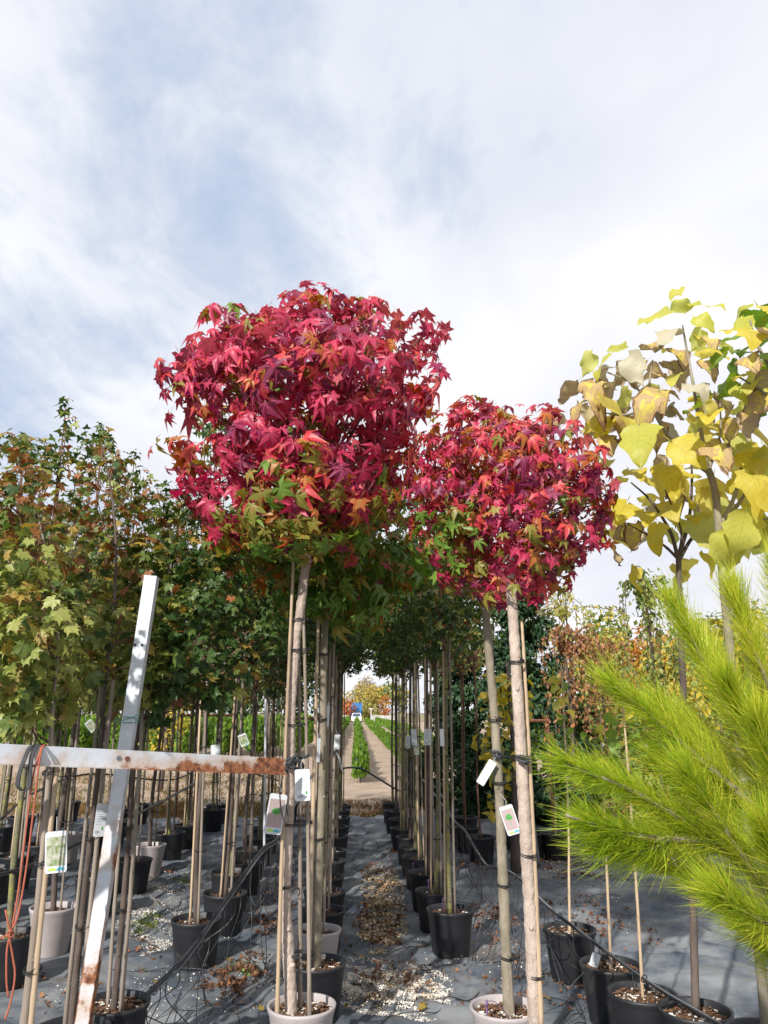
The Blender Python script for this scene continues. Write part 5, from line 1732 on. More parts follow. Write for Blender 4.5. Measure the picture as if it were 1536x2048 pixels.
# --- the long needled pine in the right foreground
def pine():
    d = 2.35
    base = Vector((P(1640, 1700, d).x, d, 0))
    root = potted('pine_tree', 'bright yellow green long needled pine in the right foreground', 'pine', base, 'b', yaw=1)
    path = [Vector((base.x, d, .27)), Vector((base.x + .01, d, 1.0)), P(1625, 1500, d), P(1600, 1250, d), P(1590, 1120, d)]
    trunk_obj(root, path, .035, .014, M_BARK3, 24, 10, seed=4)
    B = [([(1630, 1780), (1520, 1560), (1425, 1360), (1352, 1215)], 0, -.10, 1), ([(1630, 1720), (1470, 1580), (1340, 1465), (1228, 1372)], -.05, -.2, .9), ([(1620, 1850), (1420, 1680), (1270, 1585), (1128, 1528)], -.1, -.35, .8),
         ([(1420, 1680), (1300, 1675), (1220, 1660), (1132, 1630)], -.18, -.38, .9), ([(1610, 1520), (1530, 1350), (1490, 1250), (1470, 1190)], .05, .05, 1), ([(1630, 1920), (1530, 1780), (1440, 1640), (1375, 1545)], -.15, -.3, .9),
         ([(1640, 2010), (1560, 1940), (1530, 1890), (1500, 1860)], -.1, -.15, .7), ([(1640, 1700), (1560, 1560), (1500, 1450), (1455, 1370)], -.15, -.3, 1), ([(1630, 1950), (1480, 1830), (1390, 1765), (1300, 1720)], -.1, -.15, .8),
         ([(1620, 1800), (1580, 1650), (1545, 1540), (1520, 1450)], -.2, -.35, 1), ([(1640, 1900), (1590, 1800), (1555, 1720), (1530, 1660)], -.25, -.4, 1), ([(1610, 1450), (1575, 1310), (1560, 1200), (1550, 1130)], 0, .1, 1),
         ([(1500, 1590), (1420, 1560), (1350, 1540), (1290, 1490)], -.05, -.1, .8), ([(1610, 1560), (1500, 1420), (1440, 1330), (1400, 1275)], .15, .25, .8), ([(1640, 1650), (1680, 1400), (1700, 1250)], 0, .1, 1),
         ([(1540, 1850), (1440, 1760), (1350, 1690), (1300, 1640)], .1, .2, .7),
         ([(1470, 1580), (1400, 1500), (1340, 1440), (1300, 1400)], -.1, -.05, .7), ([(1500, 1480), (1460, 1400), (1420, 1330), (1400, 1290)], -.1, .1, .7), ([(1560, 1560), (1500, 1540), (1420, 1480), (1370, 1430)], .1, .25, .8),
         ([(1520, 1560), (1480, 1600), (1420, 1600), (1360, 1570)], .0, .0, .8), ([(1570, 1560), (1540, 1450), (1520, 1360), (1505, 1280)], .1, .3, .8), ([(1340, 1620), (1280, 1590), (1220, 1560), (1170, 1545)], -.12, -.15, .6),
         ([(1350, 1670), (1290, 1700), (1230, 1700), (1180, 1690)], -.2, -.3, .6), ([(1580, 1700), (1520, 1700), (1440, 1690), (1380, 1650)], -.1, -.2, .8), ([(1620, 1840), (1560, 1850), (1500, 1830), (1440, 1790)], -.3, -.4, .8)]
    B = [b if len(b[0]) != 4 or i < 9 else b for i, b in enumerate(B)]
    rng = np.random.default_rng(71)
    rr = random.Random(71)
    v = np.array([(-.5, 0, 0), (.5, 0, 0), (-.42, .5, .045), (.42, .5, .045), (0, 1, .30)])
    f = np.array([(0, 1, 3), (0, 3, 2), (2, 3, 4)])
    for pts_px, z0, z1, dens in B:
        n_ = len(pts_px)
        pts = [P(x, y, d + z0 + (z1 - z0) * i / (n_ - 1)) for i, (x, y) in enumerate(pts_px)]
        sp = smoothpath(pts, 30)
        b = MB()
        b.tube(sp, [.011 - .0065 * i / 29 for i in range(30)], 7)
        br = b.build('branch', M_CANE2, root)
        # needles from the outer four fifths of the branch
        N = int(1250 * dens)
        t = (.18 if len(pts_px) == 4 and pts_px[0][0] > 1550 else .0) + .84 * rng.random(N) ** .75
        t = np.minimum(t, 1.0)
        A = np.array([tuple(p) for p in sp])
        u = t * 29
        k = np.minimum(u.astype(int), 28)
        fr = (u - k)[:, None]
        p0 = A[k] * (1 - fr) + A[k + 1] * fr
        ax = norm(A[k + 1] - A[k])
        r = rng.normal(0, 1, (N, 3))
        side = norm(r - ax * np.sum(r * ax, 1, keepdims=True))
        open_ = (rng.uniform(.1, 1.0, N) ** .8 * 1.75)[:, None] * (1.1 - .5 * t[:, None])
        Y = norm(ax * 1.0 + side * open_ + np.array([0, 0, .10]) + rng.normal(0, .24, (N, 3)))
        Zr = norm(side * -.2 + ax + rng.normal(0, .3, (N, 3)))
        Z = norm(Zr - Y * np.sum(Zr * Y, 1, keepdims=True))
        Xv = np.cross(Y, Z)
        Ln = rng.uniform(.075, .150, N)
        w = rng.uniform(.0013, .0025, N)
        W = p0[:, None, :] + Xv[:, None, :] * (v[None, :, 0:1] * w[:, None, None]) + Y[:, None, :] * (v[None, :, 1:2] * Ln[:, None, None]) + Z[:, None, :] * (v[None, :, 2:3] * Ln[:, None, None])
        off = np.array(root.location)
        gold = (rng.random(N) < np.clip(.25 + .5 * (A[k, 0] - P(1300, 1500, d).x) / .6, .1, .75)).astype(int)
        me = np_mesh('needles', (W - off).reshape(-1, 3), (f[None] + (np.arange(N) * 5)[:, None, None]).reshape(-1, 3), np.zeros((N * 5, 2)), [LM_NEEDLE, LM_NEEDLE2], np.repeat(gold, 3))
        o = link('needles', me, br, kind='stuff')


pine()
#@@OBJECTS


# ------------------------------------------------------------------ white steel frame
def wear(o, fn):
    me = o.data
    a = me.attributes.new('wear', 'FLOAT', 'POINT')
    a.data.foreach_set('value', [fn(v.co) for v in me.vertices])


def bar_mesh(a, b, up, front, h, lip, th, n=40):
    """steel angle from a to b: a plate of height h standing along 'up' and a lip of depth 'lip' towards 'front'"""
    m = MB()
    prof = [(-h / 2, 0), (h / 2, 0), (h / 2, -th), (-h / 2 + th, -th), (-h / 2 + th, -lip), (-h / 2, -lip)]   # (up, back)
    vs, fs = [], []
    q = len(prof)
    for i in range(n):
        p = a.lerp(b, i / (n - 1))
        for u, k in prof:
            vs.append(p + up * u - front * k)
    for i in range(n - 1):
        for k in range(q):
            fs.append((i * q + k, i * q + (k + 1) % q, (i + 1) * q + (k + 1) % q, (i + 1) * q + k))
    fs += [tuple(range(q - 1, -1, -1)), tuple((n - 1) * q + k for k in range(q))]
    m.add(vs, fs)
    return m


def white_frame():
    a0, b0 = P(0, 1508, 3.22), P(569, 1533, 4.06)
    dirn = (b0 - a0).normalized()
    a, b = a0 - dirn * .9, b0
    up = (Vector((0, 0, 1)) - dirn * dirn.z).normalized()
    front = up.cross(dirn).normalized()
    if front.y > 0:
        front = -front
    root = thing('steel_cross', 'white painted rusting steel cross of post and bar tied to the front trunk', 'frame', (P(170, 2048, 3.85).x, 3.85, 0))
    bar = bar_mesh(a, b, up, front, .078, .034, .006, 60).build('crossbar', M_PAINT, root, False)
    la = (a + up * -.039) - root.location

    def wf(co):
        rel = (co - la).dot(up) / .078
        along = (co - (a - root.location)).dot(dirn) / (b - a).length
        return max(0, .85 - rel * 1.6) * (.62 + .6 * along) + (.22 if along > .93 else 0) + (.25 if rel > .97 else 0)
    wear(bar, wf)
    # post behind the bar, leaning to the right
    d = 3.86
    pt, pb = P(301, 1151, d), P(163, 2048, d)
    pd = (pt - pb).normalized()
    pb = pb - pd * (pb.z / pd.z)
    side = Vector((pd.z, 0, -pd.x)).normalized()
    fr = Vector((0, -1, 0))
    # post plate faces the viewer, its second leg runs back along the right edge
    m = MB()
    w, th, lg = .062, .006, .055
    prof = [(-w / 2, 0), (-w / 2 + .007, 0), (w / 2 - .007, 0), (w / 2, 0), (w / 2, lg), (w / 2 - th, lg), (w / 2 - th, th), (-w / 2, th)]
    vs, fs = [], []
    n, q = 90, 8
    for i in range(n):
        p = pb.lerp(pt, i / (n - 1))
        for u, k in prof:
            vs.append(p + side * u - fr * k)
    for i in range(n - 1):
        for k in range(q):
            fs.append((i * q + k, (i + 1) * q + k, (i + 1) * q + (k + 1) % q, i * q + (k + 1) % q))
    fs += [tuple(range(q)), tuple((n - 1) * q + k for k in range(q - 1, -1, -1))]
    m.add(vs, fs)
    post = m.build('post', M_PAINT, root, False)

    def wp(co):
        z = co.z
        u = abs((co + root.location - pb).dot(side)) / (w / 2)
        return max(0, (1.6 - z) / 1.6) * .62 + (.42 if abs(z - .62) < .04 or abs(z - 1.10) < .05 else 0) + (.42 * min(1, max(.25, 1.7 - z)) if u > .95 else 0)
    wear(post, wp)
    f = MB(); f.box((pb.x, d + .02, .008), (.16, .14, .016)); f.build('foot_plate', M_RUST, root, False)
    for px, py, dd in ((270, 1290, d), (284, 1290, d)):
        c = P(px, py, dd)
        q_ = MB(); q_.tube([c + Vector((0, .002, 0)), c + Vector((0, -.004, 0))], .0065, 10); q_.build('bolt_hole', M_TIE, root)
    for px, py, mt in ((236, 1516, M_TUBEG), (253, 1517, M_RUST), (549, 1535, M_RUST)):
        t = (P(px, py, 3.7) - CAM)
        # meet the plane of the bar plate
        s = ((a0 - CAM).dot(front)) / t.dot(front)
        c = CAM + t * s
        q_ = MB(); q_.tube([c - front * .002, c + front * .010], .011, 6); q_.build('bolt', mt, root, False)

    def onbar(px, py, off=.0):
        t = P(px, py, 3.7) - CAM
        s = ((a0 + front * off - CAM).dot(front)) / t.dot(front)
        return CAM + t * s
    # rubber strap over the bar
    def ribbon(pts, wd, th, wvec):
        m = MB()
        vs, fs = [], []
        sp = smoothpath(pts, 46)
        for i, p in enumerate(sp):
            t = (sp[min(i + 1, 45)] - sp[max(i - 1, 0)]).normalized()
            nn = t.cross(wvec).normalized()
            for sw, sn in ((-1, -1), (1, -1), (1, 1), (-1, 1)):
                vs.append(p + wvec * sw * wd / 2 + nn * sn * th / 2)
        for i in range(45):
            for k in range(4):
                fs.append((i * 4 + k, i * 4 + (k + 1) % 4, i * 4 + 4 + (k + 1) % 4, i * 4 + 4 + k))
        fs += [(3, 2, 1, 0), (180, 181, 182, 183)]
        m.add(vs, fs)
        return m
    wv = (dirn * .55 + front * .85).normalized()
    s1 = ribbon([onbar(72, 1491, -.02), onbar(62, 1492, .01), onbar(50, 1515, .045), onbar(38, 1550, .05), onbar(36, 1572, .05), onbar(46, 1581, .05), onbar(57, 1574, .05), onbar(60, 1550, .05), onbar(63, 1515, .045), onbar(74, 1491, .012), onbar(84, 1490, -.02)], .018, .004, wv)
    tag(s1.build('rubber_strap', M_RUBBER, None, False), 'black rubber strap looped over the white crossbar', 'strap')
    s2 = ribbon([onbar(56, 1489, -.03), onbar(52, 1491, .012), onbar(46, 1512, .044), onbar(40, 1540, .048)], .016, .004, wv)
    # orange cord hanging from the bar
    m = MB()
    r = .0037
    m.tube(smoothpath([onbar(96, 1492, -.02), onbar(86, 1491, .01), onbar(79, 1506, .042), onbar(68, 1545, .045), onbar(58, 1610, .045), onbar(47, 1700, .045), onbar(34, 1800, .05), onbar(21, 1868, .05), onbar(14, 1900, .05), onbar(13, 1960, .05), onbar(17, 1995, .05)], 60), r, 7)
    m.tube(smoothpath([onbar(90, 1490, .0), onbar(83, 1500, .045), onbar(76, 1545, .05), onbar(66, 1630, .05), onbar(52, 1740, .05), onbar(36, 1830, .055), onbar(20, 1868, .055), onbar(25, 1910, .05), onbar(30, 1950, .05), onbar(22, 2000, .05), onbar(10, 2040, .05)], 60), r, 7)
    m.tube(smoothpath([onbar(11, 1820, .05), onbar(17, 1850, .058), onbar(20, 1869, .062), onbar(8, 1873, .05), onbar(-6, 1882, .05)], 24), r, 7)
    m.tube(smoothpath([onbar(15, 1866, .055), onbar(22, 1861, .066), onbar(27, 1868, .058), onbar(21, 1875, .064), onbar(15, 1868, .058)], 16), r * 1.1, 7)
    tag(m.build('cord', M_ROPE), 'orange cord hung over the white bar and knotted near its lower end', 'cord')
    # green twine round the post
    m = MB()
    c = P(258, 1440, d)
    loop = []
    for i in range(34):
        t = i / 33 * 2.0 * 2 * math.pi
        loop.append(c + side * .043 * math.cos(t) + Vector((0, .028, 0)) * (1 - math.sin(t)) - Vector((0, .006, 0)) + pd * (.014 * math.sin(t * .5 + .4)))
    m.tube(loop, .0022, 5)
    m.tube(smoothpath([c + side * -.042 + fr * .008, P(236, 1436, d - .03), P(228, 1440, d - .03), P(234, 1446, d - .03), P(244, 1441, d - .02), P(275, 1431, d - .03), P(281, 1429, d - .03)], 24), .0022, 5)
    tag(m.build('twine', M_TWINE), 'green twine wound round the white steel post', 'twine')
    # black rubber tie between bar end and trunk
    m = MB()
    c = P(578, 1525, 4.30)
    rr = random.Random(9)
    for k in range(4):
        q = .034 + .003 * k
        m.tube([c + Vector((q * math.cos(t * .42 + k), q * math.sin(t * .42 + k), .012 * math.sin(t * .9 + k) + (k - 1.5) * .010)) for t in range(16)], .0055, 6, False)
    m.tube(smoothpath([P(572, 1528, 4.22), P(588, 1520, 4.21), P(598, 1522, 4.22), P(606, 1532, 4.24), P(600, 1538, 4.26), P(584, 1534, 4.22)], 20), .009, 7)
    m.tube(smoothpath([P(576, 1534, 4.22), P(590, 1512, 4.2), P(604, 1516, 4.24), P(618, 1510, 4.26)], 14), .008, 7)
    m.tube([P(568, 1532, 4.18), P(575, 1545, 4.2)], [.012, .006], 6)
    tag(m.build('rubber_tie', M_RUBBER), 'black rubber tie binding the bar end to the pale trunk', 'tie')


white_frame()


# rusty frames and pale posts further back
def rust_frame(lab, px0, py0, px1, py1, d0, d1, r=.022):
    a, b = P(px0, py0, d0), P(px1, py1, d1)
    root = thing('support_rail', lab, 'rail', (a.x, a.y, 0))
    m = MB(); m.tube([a, b], r, 6); m.build('rail', M_RUST, root, False)
    for p in (a.lerp(b, .03), a.lerp(b, .97)):
        m = MB(); m.tube([Vector((p.x, p.y + .03, 0)), Vector((p.x, p.y + .03, p.z + .05))], r * .9, 6); m.build('leg', M_RUST, root, False)


rust_frame('rusty rail in front of the big dark conifer', 985, 1441, 1100, 1441, 11.6, 11.6)
rust_frame('rusty rail behind the dark maple stems on the left', 360, 1431, 470, 1431, 14.2, 14.2)
rust_frame('short rusty rail between the pale trunk and its neighbours', 585, 1437, 640, 1437, 14.0, 14.0)
for lab, px, py0, py1, d, w, tilt, mt in (('slim white steel post behind the second row, left of the pale trunk', 530, 1398, 1700, 9.4, .028, 3, M_TAG),
                                          ('grey leaning post behind the right front trunks', 1060, 1500, 1700, 9.6, .05, -26, M_TUBEG),
                                          ('pale grey post among the dark stems on the left', 395, 1395, 1650, 11.8, .045, 4, M_TUBEG)):
    t, b_ = P(px + tilt * .5, py0, d), P(px - tilt * .5, py1, d)
    dv = (t - b_).normalized()
    b_ = b_ - dv * (b_.z / dv.z)
    m = MB(); m.tube([b_, t], w * .5, 6)
    tag(m.build('steel_post', mt, None, False), lab, 'post')


# ------------------------------------------------------------------ irrigation
def pipe_bundle(name, lab, px, r, seed, drips):
    rr = random.Random(seed)
    pts = [P(x, y, d) for x, y, d in px]
    sp = smoothpath(pts, 70)
    root = thing(name, lab, 'pipe', sp[0])
    for k in range(4):
        o = Vector((rr.uniform(-1, 1), rr.uniform(-1, 1), rr.uniform(-1, 1))) * r * 1.3
        m = MB()
        m.tube([p + o * (.8 + .3 * math.sin(i * .23 + k * 2)) + Vector((0, 0, .003 * math.sin(i * .5 + k))) for i, p in enumerate(sp)], r * (1 if k == 0 else .62), 8)
        m.build('tube', M_TUBE if k != 2 else M_TUBEG, root)
    for i in range(3, 70, 9):
        m = MB()
        c = sp[i]
        t = (sp[min(i + 1, 69)] - sp[i - 1]).normalized()
        u = t.cross(Vector((0, 0, 1))).normalized()
        w = u.cross(t)
        m.tube([c + (u * math.cos(a * .7) + w * math.sin(a * .7)) * r * 2.2 for a in range(10)], .003, 5, False)
        m.build('clip', M_TIE, root)
    for j in range(drips):
        i = int(3 + 63 * (j + rr.random()) / drips)
        a = sp[i]
        e = Vector((a.x + rr.uniform(-.40, .40), a.y + rr.uniform(-.5, .45), 0))
        e.z = fh(e.x, e.y) + .003
        mid = a.lerp(e, .45) + Vector((rr.uniform(-.1, .1), rr.uniform(-.1, .1), -.12 * a.z))
        e2 = e + Vector((rr.uniform(-.3, .3), rr.uniform(-.25, .25), 0))
        e2.z = fh(e2.x, e2.y) + .004
        m = MB()
        m.tube(smoothpath([a, Vector((a.x, a.y, a.z * .72)), mid, e, e2], 26), .0030, 5)
        m.build('drip_tube', M_TUBE, root)
    return root


pipe_bundle('irrigation_pipe', 'black irrigation pipe bundle slung between the left rows with hanging drip tubes',
            [(205, 2070, 4.3), (250, 2030, 4.5), (350, 1940, 4.9), (420, 1850, 5.3), (480, 1765, 5.8), (528, 1700, 6.4), (552, 1680, 7.0), (575, 1640, 8.2), (600, 1590, 10), (625, 1550, 12.6)], .0105, 1, 40)
pipe_bundle('irrigation_pipe', 'black irrigation pipe bundle sagging between the rows on the right with drip tubes',
            [(846, 1560, 11.5), (870, 1590, 9.5), (905, 1638, 8.0), (930, 1662, 7.4), (952, 1700, 6.8), (975, 1732, 6.4), (1003, 1736, 6.1), (1045, 1762, 5.8), (1095, 1812, 5.4), (1175, 1875, 5.0), (1300, 1965, 4.5), (1440, 2050, 4.1), (1560, 2120, 3.8)], .0085, 2, 44)


def wire(name, lab, cat, px, r, mat, n=40, group=None):
    m = MB()
    m.tube(smoothpath([P(x, y, d) for x, y, d in px], n), r, 6)
    return tag(m.build(name, mat), lab, cat, group)


wire('hose', 'black hose arching across the far end of the aisle', 'hose', [(640, 1548, 12.9), (690, 1536, 12.9), (722, 1538, 12.9), (755, 1556, 12.9), (788, 1576, 12.9), (830, 1596, 12.9)], .016, M_TUBE)
wire('hose', 'white hose bending down beside the left row stems', 'hose', [(655, 1480, 9.5), (668, 1500, 9.5), (678, 1515, 9.5), (684, 1540, 9.5)], .011, M_TAG)
wire('hose', 'grey hose curving among the dark stems on the right', 'hose', [(858, 1565, 9), (875, 1580, 8.8), (888, 1600, 8.5), (905, 1640, 8.0)], .010, M_TUBEG)
wire('support_wire', 'upper support wire running past the right trunks', 'wire', [(830, 1425, 11), (900, 1439, 9), (1000, 1465, 6.8), (1110, 1490, 5.4), (1260, 1520, 4.6)], .0022, M_WIRE)
wire('support_wire', 'lower support wire tied to the two right front trunks', 'wire', [(860, 1470, 9.5), (940, 1492, 6.5), (995, 1508, 4.25), (1046, 1520, 3.74), (1100, 1531, 3.5), (1250, 1552, 3.2)], .0026, M_TIE)
wire('support_wire', 'thin wire strung among the stems of the left rows', 'wire', [(420, 1488, 8), (500, 1460, 9), (580, 1440, 10.5)], .0025, M_WIRE)
wire('hose', 'thin black hose slung low across the left rows near the field', 'hose', [(0, 1640, 7.4), (70, 1585, 8.5), (180, 1548, 10), (340, 1560, 11), (430, 1530, 12), (560, 1562, 12.6)], .011, M_TUBE)
wire('hose', 'black hose lying over the pots at the far left', 'hose', [(-20, 1755, 5.4), (70, 1728, 6), (150, 1690, 6.6), (230, 1650, 7.4), (330, 1600, 9), (400, 1560, 10.5)], .013, M_TUBE)
for k, (x, y, d) in enumerate(((995, 1508, 4.16), (1046, 1518, 3.66))):
    c = P(x, y, d)
    m = MB()
    m.tube(smoothpath([c + Vector((-.03, .0, .01)), c + Vector((-.005, -.015, .012)), c + Vector((.025, 0, -.004)), c + Vector((.0, -.02, -.014)), c + Vector((-.028, 0, .0))], 20), .008, 7)
    m.tube(smoothpath([c, c + Vector((.02, -.01, -.03))], 6), [.009, .008, .007, .006, .005, .004], 6)
    tag(m.build('rubber_tie', M_RUBBER), ('black rubber tie at the wire on the bent right trunk', 'black rubber tie at the wire on the straight right trunk')[k], 'tie')
# loose drip tubes lying on the fabric in front
rr_ = random.Random(44)
for k in range(11):
    px, py = ((930, 1905), (985, 1980), (1060, 1985), (1110, 1995), (960, 1880), (1130, 1830), (470, 1960), (400, 2000), (520, 1880), (350, 1990), (1180, 1980))[k]
    a = G(px, py)
    pts = []
    ang = rr_.uniform(0, 6.28)
    for i in range(6):
        ang += rr_.uniform(-.9, .9)
        a = a + Vector((math.cos(ang), math.sin(ang), 0)) * .16
        pts.append(Vector((a.x, a.y, fh(a.x, a.y) + .004 + (.04 if 0 < i < 5 and rr_.random() < .35 else 0))))
    m = MB()
    m.tube(smoothpath(pts, 34), .0031, 5)
    tag(m.build('drip_tube', M_TUBE), ('thin black drip tube loose on the fabric right of the aisle' if px > 800 else 'thin black drip tube loose on the fabric left of the aisle'), 'tube', 'loose drip tubes right of the aisle' if px > 800 else 'loose drip tubes left of the aisle')
# purple drip pegs in the right row
for lab, px, py, d in (('purple drip peg in the nearest grey pot right of the aisle', 974, 2035, 4.12), ('purple drip peg in the first black pot right of the aisle', 886, 1818, 6.22), ('white topped drip peg in the second black pot right of the aisle', 857, 1778, 6.9), ('pink drip peg in the third black pot right of the aisle', 826, 1742, 7.55)):
    c = P(px, py, d)
    m = MB()
    m.tube([c + Vector((0, 0, -.06)), c + Vector((0, 0, .045))], [.003, .0045], 8)
    m.tube([c + Vector((0, 0, .045)), c + Vector((0, 0, .055)), c + Vector((0, 0, .075))], [.005, .008, .004], 8)
    m.tube(smoothpath([c + Vector((0, 0, .07)), c + Vector((.05, .0, .06)), c + Vector((.12, .02, -.02)), c + Vector((.17, .05, -.1))], 14), .0020, 5)
    tag(m.build('drip_peg', M_PURPLE), lab, 'peg')


# ------------------------------------------------------------------ hanging plant labels
def rrect(w, h, r, n=5):
    out = []
    for cx, cy, a0 in ((w / 2 - r, h / 2 - r, 0), (-w / 2 + r, h / 2 - r, 90), (-w / 2 + r, -h / 2 + r, 180), (w / 2 - r, -h / 2 + r, 270)):
        for i in range(n):
            a = R(a0 + 90 * i / (n - 1))
            out.append((cx + r * math.cos(a), cy + r * math.sin(a)))
    return out


def plate(m, poly, M, z0, th, mi=0):
    n = len(poly)
    vs = [M @ Vector((x, y, z0)) for x, y in poly] + [M @ Vector((x, y, z0 + th)) for x, y in poly]
    fs = [tuple(range(n - 1, -1, -1)), tuple(range(n, 2 * n))] + [(k, (k + 1) % n, n + (k + 1) % n, n + k) for k in range(n)]
    m.add(vs, fs, mi)


def label_card(lab, px, py, wpx, hpx, rot, d, style, yaw=0, group=None):
    c = P(px, py, d)
    s = mpp(c)
    w, h = wpx * s, hpx * s
    to = (CAM - c); to.z = 0
    to.normalize()
    to = Matrix.Rotation(R(yaw), 3, 'Z') @ to
    up = Vector((0, 0, 1))
    rgt = up.cross(to).normalized()
    a = R(rot)
    x = rgt * math.cos(a) + up * math.sin(a)
    y = up * math.cos(a) - rgt * math.sin(a)
    M = Matrix((( x.x, y.x, to.x, c.x), (x.y, y.y, to.y, c.y), (x.z, y.z, to.z, c.z), (0, 0, 0, 1)))
    root = thing('plant_label', lab, 'label', c, group)
    m = MB(); plate(m, rrect(w, h, min(w, h) * .13), M, -.0005, .001); card = m.build('card', M_TAG, root, False)
    if style in ('tree', 'photo'):
        p = MB()
        plate(p, [(px_, py_ + h * .02) for px_, py_ in rrect(w * .86, h * .70, w * .03)], M, .0006, .0004)
        p.build('picture', M_MAUVE if style == 'tree' else M_PHOTO, root, False).parent = card
        if style == 'tree':
            rr = random.Random(int(px))
            q = MB()
            for k in range(26):
                r_, t_ = w * .23 * math.sqrt(rr.random()), rr.uniform(0, 6.28)
                s_ = w * rr.uniform(.05, .09)
                plate(q, [(r_ * math.cos(t_) + s_ * math.cos(b_), h * .09 + r_ * .85 * math.sin(t_) + s_ * math.sin(b_)) for b_ in (0, 1.3, 2.4, 3.6, 5.0)], M, .0012 + k * .00002, .0002)
            plate(q, [(-w * .012, -h * .2), (w * .012, -h * .2), (w * .012, 0), (-w * .012, 0)], M, .0011, .0002)
            q.build('printed_tree', M_PGRN, root, False).parent = card
        for k, (mt, cx) in enumerate(((M_PLIME, -.16), (M_PBLUE, .22))):
            q = MB()
            plate(q, [(w * cx + w * .2 * math.cos(t), -h * .44 + h * .075 * math.sin(t)) for t in [i * math.pi / 11 for i in range(12)]], M, .0018 + k * .0003, .0002)
            q.build('printed_arc', mt, root, False).parent = card
    elif style == 'back':
        q = MB()
        rr = random.Random(int(px + py))
        for k in range(7):
            yy = h * (.32 - .075 * k)
            plate(q, [(-w * .34, yy), (-w * .34 + w * rr.uniform(.3, .66), yy), (-w * .34 + w * .5, yy + h * .018), (-w * .34, yy + h * .018)], M, .0006, .0003)
        q.build('printed_lines', M_PGREY, root, False).parent = card
        q = MB()
        plate(q, [(-w * .15 + w * .2 * math.cos(t), -h * .36 + h * .05 * math.sin(t)) for t in [i * 2 * math.pi / 12 for i in range(12)]], M, .0006, .0003)
        q.build('printed_badge', M_PGREY, root, False).parent = card
        q = MB()
        plate(q, [(w * .18, -h * .3), (w * .34, -h * .3), (w * .3, -h * .18), (w * .2, -h * .2)], M, .0006, .0003)
        q.build('printed_leaf', M_PGRN, root, False).parent = card
    m = MB()
    t0 = c + y * (h * .46) + to * .001
    m.tube(smoothpath([t0, t0 + y * .02 + Vector((rr_.uniform(-.01, .01), 0, .012)), t0 + Vector((rr_.uniform(-.03, .03), .02, .06))], 8), .0011, 4)
    m.build('string', M_TAG, root)


label_card('white label with a printed green tree, hung on the pale front trunk', 551, 1628, 36, 76, -9, 4.24, 'tree', 12)
label_card('back of a white label between the pale trunk and its cane', 605, 1570, 30, 60, 3, 4.20, 'back', -8)
label_card('white label with a photo of blossoms hung on the leftmost light stem', 112, 1704, 42, 78, 5, 3.42, 'photo', -15)
label_card('white text label left of the white steel post', 201, 1640, 22, 62, -3, 3.92, 'back', 15)
label_card('tilted white label with a printed green tree beside the bent right trunk', 1020, 1640, 28, 56, 18, 4.14, 'tree', -10)
label_card('blank white strip label tilted beside the bent right trunk', 973, 1545, 17, 52, -33, 4.15, 'plain', 0)
label_card('pale label with a printed tree half behind the straight right trunk', 1049, 1622, 24, 62, 4, 3.78, 'tree', 35)
label_card('white text label on the dark stems right of the aisle', 855, 1474, 15, 31, -4, 6.9, 'back', 5)
label_card('narrow diamond looking white label on the right row stems', 884, 1475, 9, 33, 2, 6.2, 'plain', 30)
label_card('white text label deepest in the right row stems', 816, 1484, 9, 24, 0, 9.4, 'back', 0)
label_card('pale blue white label between the right row stems', 828, 1474, 11, 30, 3, 8.3, 'back', 10)
label_card('small label with a dark photo under the pale blue white one', 833, 1499, 9, 20, 4, 8.2, 'photo', 0)
label_card('slim white label dangling on the left row stems', 655, 1432, 8, 40, -3, 5.7, 'plain', 25)
label_card('pale label with a green mark on the left row stems', 674, 1484, 11, 29, -3, 7.4, 'back', 0)
label_card('narrow white label beside the green sweetgum trunk', 637, 1500, 8, 46, -2, 5.0, 'plain', 30)
label_card('dark photo label swinging from the second row left of the pale trunk', 487, 1480, 17, 24, 22, 6.9, 'photo', 0)
label_card('white label standing over the bar in the second row', 431, 1500, 18, 20, 5, 6.0, 'plain', 0)
label_card('faded photo label among the stems above the bar at the left', 182, 1452, 15, 24, 40, 5.4, 'photo', 10)
label_card('white label lying on the rim of the pot under the pine', 1190, 1920, 17, 26, -20, 4.9, 'back', 0)

# the cable tie loop hanging beside the first label
m = MB()
m.tube(smoothpath([P(566, 1552, 4.2), P(560, 1580, 4.18), P(562, 1620, 4.18), P(570, 1646, 4.18), P(577, 1642, 4.2), P(572, 1610, 4.22)], 24), .0035, 5)
tag(m.build('plant_tie', M_RUBBER), 'loose dark tie loop hanging over the tree label on the pale trunk', 'tie')


# ------------------------------------------------------------------ litter and perlite on the fabric
def in_patch(px, py, rx, ry, rng, n, pw=.5):
    a = rng.uniform(0, 6.283, n)
    r = rng.random(n) ** pw
    # ground ellipse measured in metres from the picture ellipse
    c = G(px, py)
    ex = (G(px + rx, py) - c).length
    ey0, ey1 = (G(px, py + ry) - c).length, (G(px, py - ry) - c).length
    u, v = r * np.cos(a), r * np.sin(a)
    x = c.x + u * ex
    y = c.y + np.where(v > 0, v * ey1, v * ey0)
    return np.stack([x, y], 1)


def ragged(p, rng, thr, sc=5.0, off=0.0):
    k = np.array([noise.noise((q[0] * sc + off, q[1] * sc, 3.1)) + .5 * noise.noise((q[0] * sc * 2.7, q[1] * sc * 2.7 + off, 1.1)) for q in p])
    return p[k + rng.normal(0, .12, len(p)) > thr]


